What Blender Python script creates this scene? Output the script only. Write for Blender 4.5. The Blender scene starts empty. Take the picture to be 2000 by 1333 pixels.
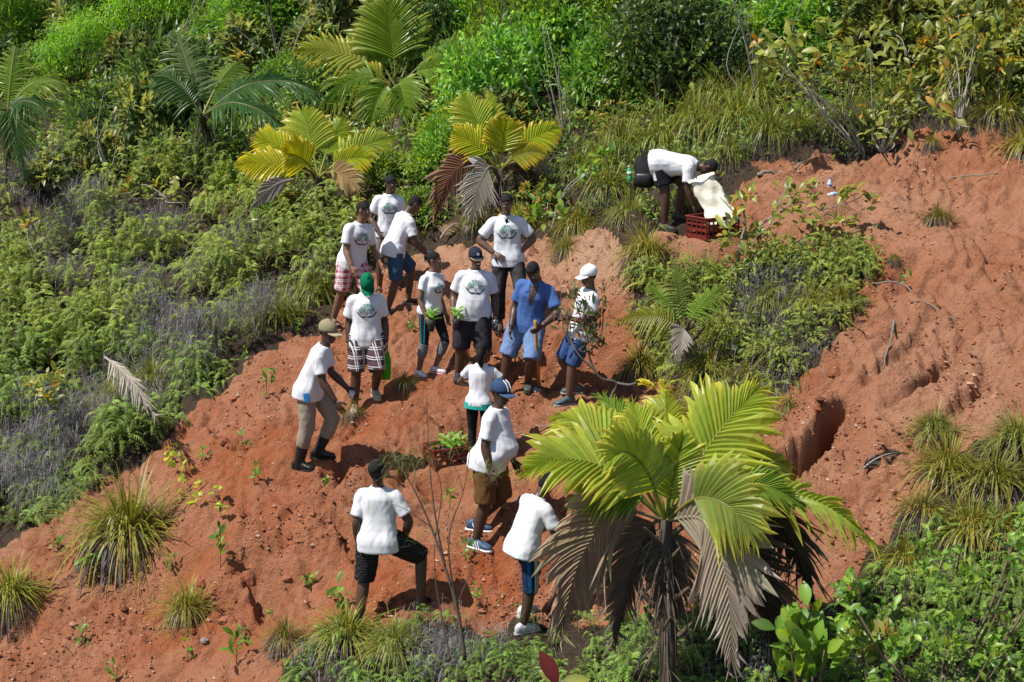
import bpy, math, random
import numpy as np
from mathutils import Vector, Matrix, noise as mnoise
from mathutils.bvhtree import BVHTree

rng = np.random.default_rng(7)
random.seed(7)
scene = bpy.context.scene
COL = scene.collection
PI = math.pi

# ------------------------------------------------------------------ camera, sky, sun, exposure
FPX, PITCH, CAM = 2960.0, math.radians(13.0), np.array([0.0, 0.0, 10.0])
cd = bpy.data.cameras.new('camera')
cam = bpy.data.objects.new('camera', cd)
COL.objects.link(cam)
cam.location = CAM
cam.rotation_euler = (math.radians(90 - 13.0), 0, 0)
cd.sensor_width = 36.0
cd.lens = 36.0 * FPX / 2000.0
cd.clip_end = 500.0
cd.dof.use_dof = True
cd.dof.focus_distance = 18.5
cd.dof.aperture_fstop = 4.0
scene.camera = cam

SUN_EL, SUN_AZ = math.radians(58), math.radians(-112)   # azimuth from +Y towards +X: the sun stands to the left, a little behind the camera
world = bpy.data.worlds.new('World')
scene.world = world
world.use_nodes = True
wn = world.node_tree
sky = wn.nodes.new('ShaderNodeTexSky')
sky.sky_type = 'NISHITA'
sky.sun_disc = False
sky.sun_elevation = SUN_EL
sky.sun_rotation = SUN_AZ
bg = wn.nodes['Background']
bg.inputs['Strength'].default_value = 0.075
wn.links.new(sky.outputs[0], bg.inputs['Color'])
sl = bpy.data.lights.new('sun', 'SUN')
sl.energy = 4.4
sl.angle = math.radians(0.5)
sl.color = (1.0, 0.955, 0.88)
sun = bpy.data.objects.new('sun', sl)
COL.objects.link(sun)
tosun = Vector((math.sin(SUN_AZ) * math.cos(SUN_EL), math.cos(SUN_AZ) * math.cos(SUN_EL), math.sin(SUN_EL)))
sun.rotation_euler = tosun.to_track_quat('Z', 'Y').to_euler()
sun.location = (-10, 5, 30)
scene.view_settings.view_transform = 'Standard'
scene.view_settings.look = 'None'
scene.view_settings.exposure = 0.62
scene.view_settings.gamma = 1.0
scene.view_settings.use_curve_mapping = False
scene.cycles.max_bounces = 6
scene.cycles.diffuse_bounces = 3
scene.cycles.transmission_bounces = 4
scene.cycles.use_denoising = True

# ------------------------------------------------------------------ projection helpers (photo pixels of the 2000 x 1333 frame)
CP, SP = math.cos(PITCH), math.sin(PITCH)
def ray(px, py):
    a, b = (px - 1000) / FPX, -(py - 666.5) / FPX
    return np.array([a, CP + b * SP, -SP + b * CP])
def at(px, py, D):
    return CAM + ray(px, py) * D
def proj(P):
    P = np.asarray(P, float) - CAM
    x, dep = P[..., 0], P[..., 1] * CP - P[..., 2] * SP
    up = P[..., 1] * SP + P[..., 2] * CP
    dep = np.maximum(dep, 0.1)
    return 1000 + FPX * x / dep, 666.5 - FPX * up / dep, dep

# ------------------------------------------------------------------ noise
def _h(ix, iy, seed):
    h = (ix.astype(np.int64) * 374761393 + iy.astype(np.int64) * 668265263 + seed * 974711) & 0x7fffffff
    h = ((h ^ (h >> 13)) * 1274126177) & 0x7fffffff
    return ((h ^ (h >> 16)) & 0xffff) / 65535.0
def vnoise(x, y, seed=0):
    ix, iy = np.floor(x), np.floor(y)
    fx, fy = x - ix, y - iy
    fx = fx * fx * fx * (fx * (fx * 6 - 15) + 10); fy = fy * fy * fy * (fy * (fy * 6 - 15) + 10)
    a, b = _h(ix, iy, seed), _h(ix + 1, iy, seed)
    c, d = _h(ix, iy + 1, seed), _h(ix + 1, iy + 1, seed)
    return (a * (1 - fx) + b * fx) * (1 - fy) + (c * (1 - fx) + d * fx) * fy
def fbm(x, y, seed=0, o=4, g=0.5):
    s, a, t = 0, 1.0, 0
    for i in range(o):
        s = s + a * vnoise(x * 2 ** i + 17.3 * i, y * 2 ** i - 9.1 * i, seed + i); t += a; a *= g
    return s / t
def ridge(x, y, seed=0, o=3):
    s, a, t = 0, 1.0, 0
    for i in range(o):
        s = s + a * (1 - np.abs(2 * vnoise(x * 2 ** i + 5.7 * i, y * 2 ** i + 3.1 * i, seed + i) - 1)); t += a; a *= 0.5
    return s / t
def cell(x, y, seed=0):
    ix, iy = np.floor(x), np.floor(y)
    d1 = np.full(np.shape(x), 9.0); d2 = d1.copy()
    for dx in (-1, 0, 1):
        for dy in (-1, 0, 1):
            cx, cy = ix + dx, iy + dy
            d = (cx + _h(cx, cy, seed) - x) ** 2 + (cy + _h(cx, cy, seed + 7) - y) ** 2
            d2 = np.minimum(d2, np.maximum(d, d1)); d1 = np.minimum(d1, d)
    return np.sqrt(d1), np.sqrt(d2)
def sstep(a, b, x):
    t = np.clip((x - a) / (b - a), 0, 1)
    return t * t * (3 - 2 * t)

# ------------------------------------------------------------------ mesh helpers
class MB:
    """collects vertices, faces and colours, then links ONE mesh object"""
    def __init__(s):
        s.V, s.F, s.C, s.M, s.n = [], [], [], [], 0
    def add(s, V, F, col=(0.5, 0.5, 0.5), mi=0):
        V = np.asarray(V, float).reshape(-1, 3)
        c = np.asarray(col, float)
        if c.ndim == 1: c = np.tile(c, (len(V), 1))
        s.V.append(V); s.C.append(c)
        if not isinstance(F, list): F = [F]
        for f in F:
            f = np.asarray(f, np.int64)
            if len(f): s.F.append(f + s.n); s.M.append(np.full(len(f), mi))
        s.n += len(V)
    def mesh(s, name, mats, smooth=False):
        V = np.concatenate(s.V); C = np.concatenate(s.C)
        me = bpy.data.meshes.new(name)
        me.vertices.add(len(V)); me.vertices.foreach_set('co', V.astype(np.float32).ravel())
        cnt = np.concatenate([np.full(len(f), f.shape[1]) for f in s.F])
        idx = np.concatenate([f.ravel() for f in s.F])
        me.loops.add(len(idx)); me.loops.foreach_set('vertex_index', idx.astype(np.int32))
        me.polygons.add(len(cnt))
        me.polygons.foreach_set('loop_start', np.r_[0, np.cumsum(cnt)[:-1]].astype(np.int32))
        me.polygons.foreach_set('material_index', np.concatenate(s.M).astype(np.int32))
        me.polygons.foreach_set('use_smooth', np.full(len(cnt), smooth))
        at_ = me.color_attributes.new('Col', 'FLOAT_COLOR', 'POINT')
        at_.data.foreach_set('color', np.c_[C, np.ones(len(C))].astype(np.float32).ravel())
        me.update(calc_edges=True); me.validate()
        for m in (mats if isinstance(mats, (list, tuple)) else [mats]): me.materials.append(m)
        return me
    def obj(s, name, mats, parent=None, smooth=False):
        return link(name, s.mesh(name, mats, smooth), parent)
def link(name, data, parent=None):
    o = bpy.data.objects.new(name, data)
    COL.objects.link(o)
    if parent is not None: o.parent = parent
    return o
def tag(o, label=None, cat=None, group=None, kind=None):
    if label: o['label'] = label
    if cat: o['category'] = cat
    if group: o['group'] = group
    if kind: o['kind'] = kind
    return o
def thing(name, label, cat, loc, rz=0.0, group=None, scale=1.0):
    o = link(name, None)
    o.location = tuple(float(v) for v in loc); o.rotation_euler = (0, 0, rz); o.scale = (scale,) * 3
    o.empty_display_size = 0.1
    return tag(o, label, cat, group)
def copy_tree(root, loc, rz, scale, label, group=None):
    r = root.copy(); COL.objects.link(r)
    r.location = tuple(float(v) for v in loc); r.rotation_euler = (0, 0, rz); r.scale = (scale,) * 3
    r['label'] = label
    if group: r['group'] = group
    for ch in root.children:
        c = ch.copy(); COL.objects.link(c); c.parent = r
        for g in ch.children:
            d = g.copy(); COL.objects.link(d); d.parent = c
    return r
def unit(v):
    v = np.asarray(v, float)
    return v / np.maximum(np.linalg.norm(v, axis=-1, keepdims=True), 1e-9)
def tube(path, radii, n=8, cap=True):
    """round tube along a polyline -> V, [quads, tris]"""
    path = np.asarray(path, float); m = len(path)
    radii = np.broadcast_to(np.asarray(radii, float), (m,))
    T = unit(np.gradient(path, axis=0))
    u = np.cross(T[0], [0.31, 0.2, 0.93]); 
    if np.linalg.norm(u) < 0.1: u = np.cross(T[0], [1, 0, 0])
    u = unit(u); rings = []
    a = np.arange(n) * 2 * PI / n
    for i in range(m):
        u = unit(u - T[i] * np.dot(u, T[i])); w = np.cross(T[i], u)
        rings.append(path[i] + radii[i] * (np.cos(a)[:, None] * u + np.sin(a)[:, None] * w))
    return skin(rings, cap)
def skin(rings, cap=True):
    m, n = len(rings), len(rings[0])
    V = np.concatenate(rings)
    i, j = np.meshgrid(np.arange(m - 1), np.arange(n), indexing='ij')
    i, j = i.ravel(), j.ravel(); j2 = (j + 1) % n
    F = [np.c_[i * n + j, i * n + j2, (i + 1) * n + j2, (i + 1) * n + j]]
    if cap:
        V = np.r_[V, [np.mean(rings[0], 0)], [np.mean(rings[-1], 0)]]
        k = np.arange(n); k2 = (k + 1) % n; b = m * n
        F.append(np.c_[np.full(n, b), k2, k]); F.append(np.c_[np.full(n, b + 1), (m - 1) * n + k, (m - 1) * n + k2])
    return V, F
def spline(pts, n):
    """smooth polyline through points"""
    p = np.asarray(pts, float); t = np.linspace(0, len(p) - 1, n)
    i = np.clip(t.astype(int), 0, len(p) - 2); f = (t - i)[:, None]
    p0, p1, p2, p3 = p[np.maximum(i - 1, 0)], p[i], p[i + 1], p[np.minimum(i + 2, len(p) - 1)]
    return 0.5 * (2 * p1 + (p2 - p0) * f + (2 * p0 - 5 * p1 + 4 * p2 - p3) * f ** 2 + (3 * p1 - p0 - 3 * p2 + p3) * f ** 3)
def box(c, X, Y, Z, col=(0.5, 0.5, 0.5)):
    """box from a centre and three half-axis vectors -> V, F"""
    c, X, Y, Z = (np.asarray(v, float) for v in (c, X, Y, Z))
    V = [c + sx * X + sy * Y + sz * Z for sz in (-1, 1) for sy in (-1, 1) for sx in (-1, 1)]
    return V, np.array([[0, 2, 3, 1], [4, 5, 7, 6], [0, 1, 5, 4], [2, 6, 7, 3], [0, 4, 6, 2], [1, 3, 7, 5]])
def rounded(mb, c, X, Y, Z, ch=0.2, col=(.5, .5, .5)):
    """box with chamfered upright edges"""
    c, X, Y, Z = (np.asarray(v, float) for v in (c, X, Y, Z))
    q = [(-1 + ch, -1), (1 - ch, -1), (1, -1 + ch), (1, 1 - ch), (1 - ch, 1), (-1 + ch, 1), (-1, 1 - ch), (-1, -1 + ch)]
    rings = [np.array([c + a * X * f + b * Y * f + z * Z for a, b in q]) for z, f in ((-1, 1 - ch * .5), (-1 + ch, 1), (1 - ch, 1), (1, 1 - ch * .5))]
    V, F = skin(rings); mb.add(V, F, col)

# ------------------------------------------------------------------ materials
def newmat(name):
    m = bpy.data.materials.new(name); m.use_nodes = True
    nt = m.node_tree
    return m, nt, nt.nodes['Principled BSDF']
def mat(name, col, rough=0.6, spec=0.4, var=0.12, scale=30.0, bump=0.0, bscale=80.0, metal=0.0, sheen=0.0):
    m, nt, b = newmat(name)
    b.inputs['Roughness'].default_value = rough
    b.inputs['Specular IOR Level'].default_value = spec
    b.inputs['Metallic'].default_value = metal
    if sheen: b.inputs['Sheen Weight'].default_value = sheen
    tc = nt.nodes.new('ShaderNodeTexCoord')
    nz = nt.nodes.new('ShaderNodeTexNoise'); nz.inputs['Scale'].default_value = scale; nz.inputs['Detail'].default_value = 4
    nt.links.new(tc.outputs['Object'], nz.inputs['Vector'])
    rp = nt.nodes.new('ShaderNodeValToRGB')
    rp.color_ramp.elements[0].position = 0.3; rp.color_ramp.elements[1].position = 0.7
    rp.color_ramp.elements[0].color = (*[c * (1 - var) for c in col], 1)
    rp.color_ramp.elements[1].color = (*[min(1, c * (1 + var)) for c in col], 1)
    nt.links.new(nz.outputs['Fac'], rp.inputs['Fac']); nt.links.new(rp.outputs['Color'], b.inputs['Base Color'])
    if bump:
        n2 = nt.nodes.new('ShaderNodeTexNoise'); n2.inputs['Scale'].default_value = bscale; n2.inputs['Detail'].default_value = 3
        nt.links.new(tc.outputs['Object'], n2.inputs['Vector'])
        bp = nt.nodes.new('ShaderNodeBump'); bp.inputs['Strength'].default_value = bump; bp.inputs['Distance'].default_value = 0.01
        nt.links.new(n2.outputs['Fac'], bp.inputs['Height']); nt.links.new(bp.outputs['Normal'], b.inputs['Normal'])
    return m
def leafmat(name, rough=0.4, spec=0.5, trans=0.3, jitter=0.22, gain=1.0):
    """leaf: own colour from the mesh, varied per plant, part of the light passing through"""
    m, nt, b = newmat(name)
    b.inputs['Roughness'].default_value = rough; b.inputs['Specular IOR Level'].default_value = spec
    a = nt.nodes.new('ShaderNodeAttribute'); a.attribute_name = 'Col'
    oi = nt.nodes.new('ShaderNodeObjectInfo')
    mr = nt.nodes.new('ShaderNodeMapRange'); mr.inputs['To Min'].default_value = gain - jitter; mr.inputs['To Max'].default_value = gain + jitter
    nt.links.new(oi.outputs['Random'], mr.inputs['Value'])
    hs = nt.nodes.new('ShaderNodeHueSaturation')
    nt.links.new(a.outputs['Color'], hs.inputs['Color']); nt.links.new(mr.outputs['Result'], hs.inputs['Value'])
    nt.links.new(hs.outputs['Color'], b.inputs['Base Color'])
    if trans > 0:
        tr = nt.nodes.new('ShaderNodeBsdfTranslucent')
        h2 = nt.nodes.new('ShaderNodeHueSaturation'); h2.inputs['Saturation'].default_value = 1.1; h2.inputs['Value'].default_value = 1.5; h2.inputs['Hue'].default_value = 0.488
        nt.links.new(hs.outputs['Color'], h2.inputs['Color']); nt.links.new(h2.outputs['Color'], tr.inputs['Color'])
        mx = nt.nodes.new('ShaderNodeMixShader'); mx.inputs['Fac'].default_value = trans
        nt.links.new(b.outputs[0], mx.inputs[1]); nt.links.new(tr.outputs[0], mx.inputs[2])
        nt.links.new(mx.outputs[0], nt.nodes['Material Output'].inputs['Surface'])
    return m
M_LEAF = leafmat('leaf_surface', 0.4, 0.5, 0.45, 0.35, 1.32)
M_PALM = leafmat('palm_blade', 0.4, 0.45, 0.45, 0.08, 1.25)
M_GRASS = leafmat('grass_blade', 0.45, 0.4, 0.3, 0.15)
M_FERN = leafmat('fern_frond', 0.55, 0.3, 0.38, 0.0, 1.2)
M_DEAD = leafmat('dry_fibre', 0.8, 0.15, 0.15, 0.12)
M_WOOD = leafmat('bark', 0.85, 0.15, 0.0, 0.1)
M_SOILC = leafmat('soil_lumps', 0.95, 0.1, 0.0, 0.0)

# ------------------------------------------------------------------ terrain shape
CTRL = np.array([at(*v) for v in [(700,1222,16),(935,1060,16.5),(590,910,18),(715,795,20),(925,740,20),(825,735,19.6),(1030,770,19.4),
        (1125,778,19.3),(915,925,18.3),(1000,640,20.6),(670,630,21.6),(750,565,23),(770,608,22.2),(1310,440,20.8),(1020,1195,16),(1440,430,20.6)]])
PL = np.array([0.261, 0.321, -0.912])
def plane(x, y):
    return PL[0] * x + PL[1] * y + PL[2]
CRES = CTRL[:, 2] - plane(CTRL[:, 0], CTRL[:, 1])
def macro(x, y):
    x, y = np.asarray(x, float), np.asarray(y, float)
    w0 = np.full(x.shape, 0.12); s = np.zeros(x.shape)
    for (cx, cy, _), r in zip(CTRL, CRES):
        w = np.exp(-((x - cx) ** 2 + (y - cy) ** 2) / (2 * 0.62 ** 2))
        w0 = w0 + w; s = s + w * r
    z = plane(x, y) + s / w0
    z = z + 0.7 * (fbm(x * 0.16, y * 0.16, 3, 3) - 0.5) * sstep(22, 30, y)          # the wooded hill rolls
    return z
# dirt area outlined on the hillside (photo pixels of points on the ground)
DIRT = [(-300,1700),(-300,1180),(-20,1075),(60,1045),(150,985),(300,880),(370,815),(480,720),(560,640),(640,615),(700,560),(760,515),(860,478),(960,470),
        (1060,470),(1180,455),(1230,500),(1330,440),(1400,380),(1500,335),(1720,300),(1790,235),(1900,255),(2300,260),(2300,860),(2000,850),(1830,900),(1790,1020),
        (1700,1090),(1560,1190),(1300,1230),(1040,1205),(900,1200),(760,1225),(640,1240),(560,1320),(520,1700)]
PATCH = [(1235,530),(1330,512),(1410,508),(1690,478),(1700,560),(1650,650),(1570,720),(1450,810),(1380,810),(1300,720),(1240,650)]
def inpoly(px, py, poly):
    r = np.zeros(np.shape(px), bool); n = len(poly)
    for i in range(n):
        (x1, y1), (x2, y2) = poly[i], poly[(i + 1) % n]
        if y1 == y2: continue
        c = ((y1 > py) != (y2 > py)) & (px < (x2 - x1) * (py - y1) / (y2 - y1) + x1)
        r ^= c
    return r
def isdirt(x, y, z=None):
    x, y = np.asarray(x, float), np.asarray(y, float)
    if z is None: z = macro(x, y)
    px, py, dep = proj(np.stack([x, y, z], -1))
    j = 40 * (fbm(x * 1.7, y * 1.7, 40, 3) - 0.5)
    return inpoly(px + j, py + j, DIRT) & ~inpoly(px + j, py + j, PATCH) & (y < 30)
GULLY = [(1668,778,0.1),(1660,800,0.4),(1645,840,0.62),(1630,872,0.65),(1575,912,0.6),(1540,955,0.55),(1522,1000,0.45),(1500,1050,0.25),(1470,1095,.08)]
def unproj_plane(px, py):
    d = ray(px, py)
    t = (PL[0] * CAM[0] + PL[1] * CAM[1] + PL[2] - CAM[2]) / (d[2] - PL[0] * d[0] - PL[1] * d[1])
    return CAM + d * t
def _line(px):
    g = spline([list(unproj_plane(a, b)[:2]) + [c] for a, b, c in px], 40)
    return g
G1 = _line(GULLY)
G2 = _line([(1880,560,0.02),(1800,640,0.12),(1730,720,0.16),(1690,770,0.05)])
G3 = _line([(470,1130,0.05),(500,1150,0.3),(520,1180,0.25),(500,1230,0.05)])
G4 = _line([(620,880,0.03),(660,960,0.15),(640,1010,0.2),(560,1040,0.05)])
G5 = _line([(880,830,0.02),(960,800,0.2),(1050,800,0.22),(1160,820,0.15),(1230,860,0.02)])
LINES = [(G1, 0.085), (G2, 0.08), (G3, 0.13), (G4, 0.14), (G5, 0.16)]
for w_, pts_ in [(.09, [(1790,555,.05),(1835,572,.2),(1865,595,.2),(1885,630,.05)]), (.08, [(1690,640,.05),(1730,662,.2),(1765,640,.05)]), (.08, [(1915,470,.05),(1960,490,.16),(2020,500,.1)]), (.07, [(1560,712,.04),(1630,692,.16),(1705,728,.05)]), (.10, [(1975,690,.05),(1915,752,.24),(1885,800,.2),(1865,850,.05)]),
      (.09, [(420,1185,.05),(470,1205,.18),(530,1240,.05)]), (.10, [(835,1005,.05),(900,1048,.22),(985,1092,.05)]), (.09, [(640,1052,.05),(700,1072,.2),(770,1108,.05)]), (.10, [(1120,845,.05),(1170,880,.22),(1215,930,.05)]), (.08, [(1650,1000,.05),(1690,960,.16),(1760,940,.05)]), (.08, [(420,830,.04),(500,860,.16),(560,850,.05)]), (.09, [(1800,470,.04),(1760,440,.15),(1700,430,.04)]), (.07, [(1900,640,.05),(1840,700,.2),(1800,760,.18),(1750,800,.05)]), (.10, [(1010,690,.05),(1060,700,.22),(1090,730,.05)])]:
    LINES.append((_line(pts_), w_))
FEET = []     # level spots (x, y, z, radius) added where people and crates stand
def height(x, y, flat=True):
    x, y = np.asarray(x, float), np.asarray(y, float)
    z = macro(x, y)
    wx = x + 0.25 * (vnoise(x * 1.3, y * 1.3, 51) - 0.5); wy = y + 0.25 * (vnoise(x * 1.3, y * 1.3, 52) - 0.5)
    a = 0.46 * (fbm(wx * 0.75, wy * 0.75, 11, 3) - 0.5)
    r = ridge(wx * 1.5 + 0.7 * wy, wy * 0.8, 21, 3); a = a + 0.17 * (r - 0.6)
    b = ridge(wx * 3.2, wy * 2.6, 61, 3); a = a - 0.10 * np.clip(b - 0.72, 0, 1) * 3 * vnoise(x * 0.9, y * 0.9, 77)
    d1, d2 = cell(wx * 4.2, wy * 3.6, 5); e = sstep(0.0, 0.3, d2 - d1)
    a = a + 0.09 * e * sstep(.35, .75, vnoise(x * 1.1, y * 1.1, 31)) * (.4 + .6 * _h(np.floor(wx * 4.2), np.floor(wy * 3.6), 8))
    d1, d2 = cell(wx * 11, wy * 10, 9)
    a = a + 0.022 * (0.6 - d1) * sstep(0.42, 0.62, vnoise(x * 1.6, y * 1.6, 33) + 0.08)
    a = a + 0.085 * (fbm(wx * 4.2, wy * 4.2, 13, 5, .6) - 0.5)
    a = a + 0.05 * np.clip(ridge(wx * 2.2, wy * 5.5, 131, 3) - .55, -.2, 1) + 0.022 * (fbm(x * 19, y * 19, 15, 2) - 0.5) * (.4 + 1.2 * vnoise(x * 1.2, y * 1.2, 19))
    d1, _ = cell(x * 5.3, y * 5.3, 141); pit = _h(np.floor(x * 1.9 + 3), np.floor(y * 1.9), 17)
    a = a - 0.075 * (1 - sstep(.08, .3, d1)) * (pit > .62) - 0.0
    d1, _ = cell(x * 13, y * 13, 151); a = a - 0.03 * (1 - sstep(.1, .35, d1)) * sstep(.5, .62, vnoise(x * 1.5, y * 1.5, 152))
    st = (fbm(wx * 1.1, wy * 1.1, 91, 2)) * 7; fr = st - np.floor(st)                    # small broken steps
    a = a + 0.11 * (np.floor(st) + sstep(0.62, 0.92, fr) - st) * (.5 + vnoise(x * .8, y * .8, 93))
    for g, wid in LINES:
        dm = np.full(x.shape, 99.0); dp = np.zeros(x.shape)
        near = (np.abs(x - g[:, 0].mean()) < np.ptp(g[:, 0]) / 2 + .5) & (np.abs(y - g[:, 1].mean()) < np.ptp(g[:, 1]) / 2 + .5)
        if not near.any(): continue
        xx, yy = wx[near], wy[near]; dm_, dp_ = dm[near], dp[near]
        for q in g:
            d = np.hypot(xx - q[0] + 0.06, yy - q[1]); m = d < dm_
            dm_ = np.where(m, d, dm_); dp_ = np.where(m, q[2], dp_)
        cut = np.zeros(x.shape); cut[near] = dp_ * (1 - sstep(wid * 0.5, wid * 1.5, dm_))
        if g is G1:                                                                      # the upper lip of the gully stands proud as a scarp
            tg = np.gradient(g[:, :2], axis=0); k_ = np.argmin((xx[:, None] - g[None, :, 0] + .06) ** 2 + (yy[:, None] - g[None, :, 1]) ** 2, 1)
            sd = tg[k_, 0] * (yy - g[k_, 1]) - tg[k_, 1] * (xx - g[k_, 0])
            cut[near] -= np.where(sd < 0, .55 * dp_ * sstep(wid * .4, wid * 1.3, dm_) * np.exp(-dm_ / .55), 0)
        a = a - cut
    z = z + a
    if flat:
        for fx, fy, fz, fr_ in FEET:
            w = 1 - sstep(fr_ * 0.45, fr_, np.hypot(x - fx, y - fy))
            z = z * (1 - w) + (fz + 0.25 * (a - a.mean() if a.size > 1 else 0) * 0) * w
    return z
def H(x, y):
    return float(height(np.array([x], float), np.array([y], float))[0])
def hit(px, py, flat=True):
    """first meeting of the sight line through a photo pixel with the ground"""
    d = ray(px, py); t = np.arange(8, 75, 0.02)
    P = CAM + d * t[:, None]
    g = macro(P[:, 0], P[:, 1]) 
    k = np.argmax(P[:, 2] < g)
    if P[k, 2] >= g[k]: k = len(t) - 1
    p = P[k].copy(); p[2] = H(p[0], p[1])
    return p

# ------------------------------------------------------------------ people: poses are solved first so that the ground can be trodden level under their feet
# every pose is in the person's own frame: x to the right hand, y forward, z up; metres for a height of 1.75
def ik(a, c, l1, l2, pole):
    d = c - a; L = np.linalg.norm(d); L2 = min(L, (l1 + l2) * 0.999); u = d / L
    x = (l1 * l1 - l2 * l2 + L2 * L2) / (2 * L2); h = math.sqrt(max(l1 * l1 - x * x, 0))
    p = np.asarray(pole, float); p = unit(p - u * np.dot(p, u))
    return a + u * x + p * h, a + u * L2
def solve(sp, k, base, rz):
    cz, sz = math.cos(rz), math.sin(rz)
    def gz(x, y):
        return float(macro(np.array([base[0] + cz * x - sz * y]), np.array([base[1] + sz * x + cz * y]))[0]) - base[2]
    J = {}
    feet = {}
    for s, nm in ((1, 'R'), (-1, 'L')):
        fx, fy = sp.get('f' + nm, (s * 0.11, 0.0))[:2]; up = sp.get('f' + nm, (0, 0, 0))[2] if len(sp.get('f' + nm, (0, 0))) > 2 else 0
        fx, fy = fx * k, fy * k
        feet[nm] = np.array([fx, fy, gz(fx, fy) + up * k])
    J['feet'] = feet
    pitch, lean, twist, hf = (math.radians(sp.get(q, 0)) for q in ('pitch', 'lean', 'twist', '_')); hf = sp.get('hipfrac', 0.4)
    mid = (feet['R'] + feet['L']) / 2
    tl = sp.get('tilt_', 0.0); rt = np.array([cz, -sz, 0])          # sideways shift of the head, metres towards +X of the place
    pel = np.array([mid[0] + sp.get('pel', (0, 0))[0] * k, mid[1] + sp.get('pel', (0, 0))[1] * k, 0]) + rt * tl * 0.5
    sm = lambda a, b, x: float(sstep(a, b, np.array(x)))
    N = 71; S = np.linspace(-0.14, 0.56, N); ds = S[1] - S[0]
    def axis(s):
        w = hf + (1 - hf) * sm(0, 0.22, s)
        a, b = pitch * w, lean * w
        d = unit(np.array([math.sin(b), math.sin(a), math.cos(a) * math.cos(b)]) + rt * (tl * 0.5 / 0.72))
        tw = twist * sm(0, 0.35, s)
        X = np.array([math.cos(tw), -math.sin(tw), 0]); X = unit(X - d * np.dot(X, d))
        return d, X, np.cross(d, X)
    AX = [axis(s) for s in S]
    def setspine(p0):
        i0 = int(np.argmin(abs(S))); P = [None] * N; P[i0] = p0
        for i in range(i0 + 1, N): P[i] = P[i - 1] + AX[i - 1][0] * ds * k
        for i in range(i0 - 1, -1, -1): P[i] = P[i + 1] - AX[i][0] * ds * k
        return np.array(P)
    def sp_at(P, s):
        i = int(np.clip(round((s + 0.14) / ds), 0, N - 1)); d, X, Y = AX[i]
        return P[i], X, Y, d
    hw = sp.get('hipw', 0.092)
    def hips(P):
        p, X, Y, d = sp_at(P, -0.03); return {'R': p + X * hw * k, 'L': p - X * hw * k}
    z = max(feet['R'][2], feet['L'][2]) + 1.1 * k
    for _ in range(160):
        pel[2] = z; P = setspine(pel); hp = hips(P)
        if all(np.linalg.norm(hp[q] - feet[q] - [0, 0, 0.085 * k]) < 0.845 * k for q in 'RL'): break
        z -= 0.006
    z -= sp.get('drop', 0) * k; pel[2] = z; P = setspine(pel); hp = hips(P)
    J['P'], J['sp'] = P, (lambda s: sp_at(P, s))
    for s, nm in ((1, 'R'), (-1, 'L')):
        ank = feet[nm] + np.array([0, 0, 0.085 * k])
        kn, ank = ik(hp[nm], ank, 0.43 * k, 0.42 * k, sp.get('kp' + nm, (s * 0.18, 1, 0)))
        J['leg' + nm] = (hp[nm], kn, ank)
        p, X, Y, d = sp_at(P, 0.415 + sp.get('shrug', 0))
        sh = p + X * s * sp.get('shw', 0.152) * (sp.get('wide', 0.9 if sp.get('woman') else 1.0) * .6 + .4) * k + Y * 0.0
        off = sp.get('h' + nm, (0.06, 0.04, -0.52))
        wr = sh + np.array([s * off[0], off[1], off[2]]) * k
        pole = sp.get('ep' + nm, (0.35, -1, -0.1)); pole = (s * pole[0], pole[1], pole[2])
        el, wr = ik(sh, wr, 0.29 * k, 0.255 * k, pole)
        J['arm' + nm] = (sh, el, wr)
    hy, hp_, hr = (math.radians(v) for v in sp.get('head', (0, 5, 0)))
    f = np.array([math.sin(hy) * math.cos(hp_), math.cos(hy) * math.cos(hp_), -math.sin(hp_)])
    u = np.array([math.sin(hy) * math.sin(hp_), math.cos(hy) * math.sin(hp_), math.cos(hp_)])
    r = np.cross(f, u); u = u * math.cos(hr) + r * math.sin(hr); r = np.cross(f, u)
    nb = sp_at(P, 0.52)[0]
    nd = unit(sp_at(P, 0.52)[3] + u * 0.8)
    hc = nb + nd * 0.022 * k + u * 0.118 * k + f * 0.016 * k
    J['head'] = (hc, r, f, u); J['neck'] = (nb, hc - u * 0.07 * k - f * 0.015 * k)
    J['top'] = hc + u * 0.125 * k
    return J

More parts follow.
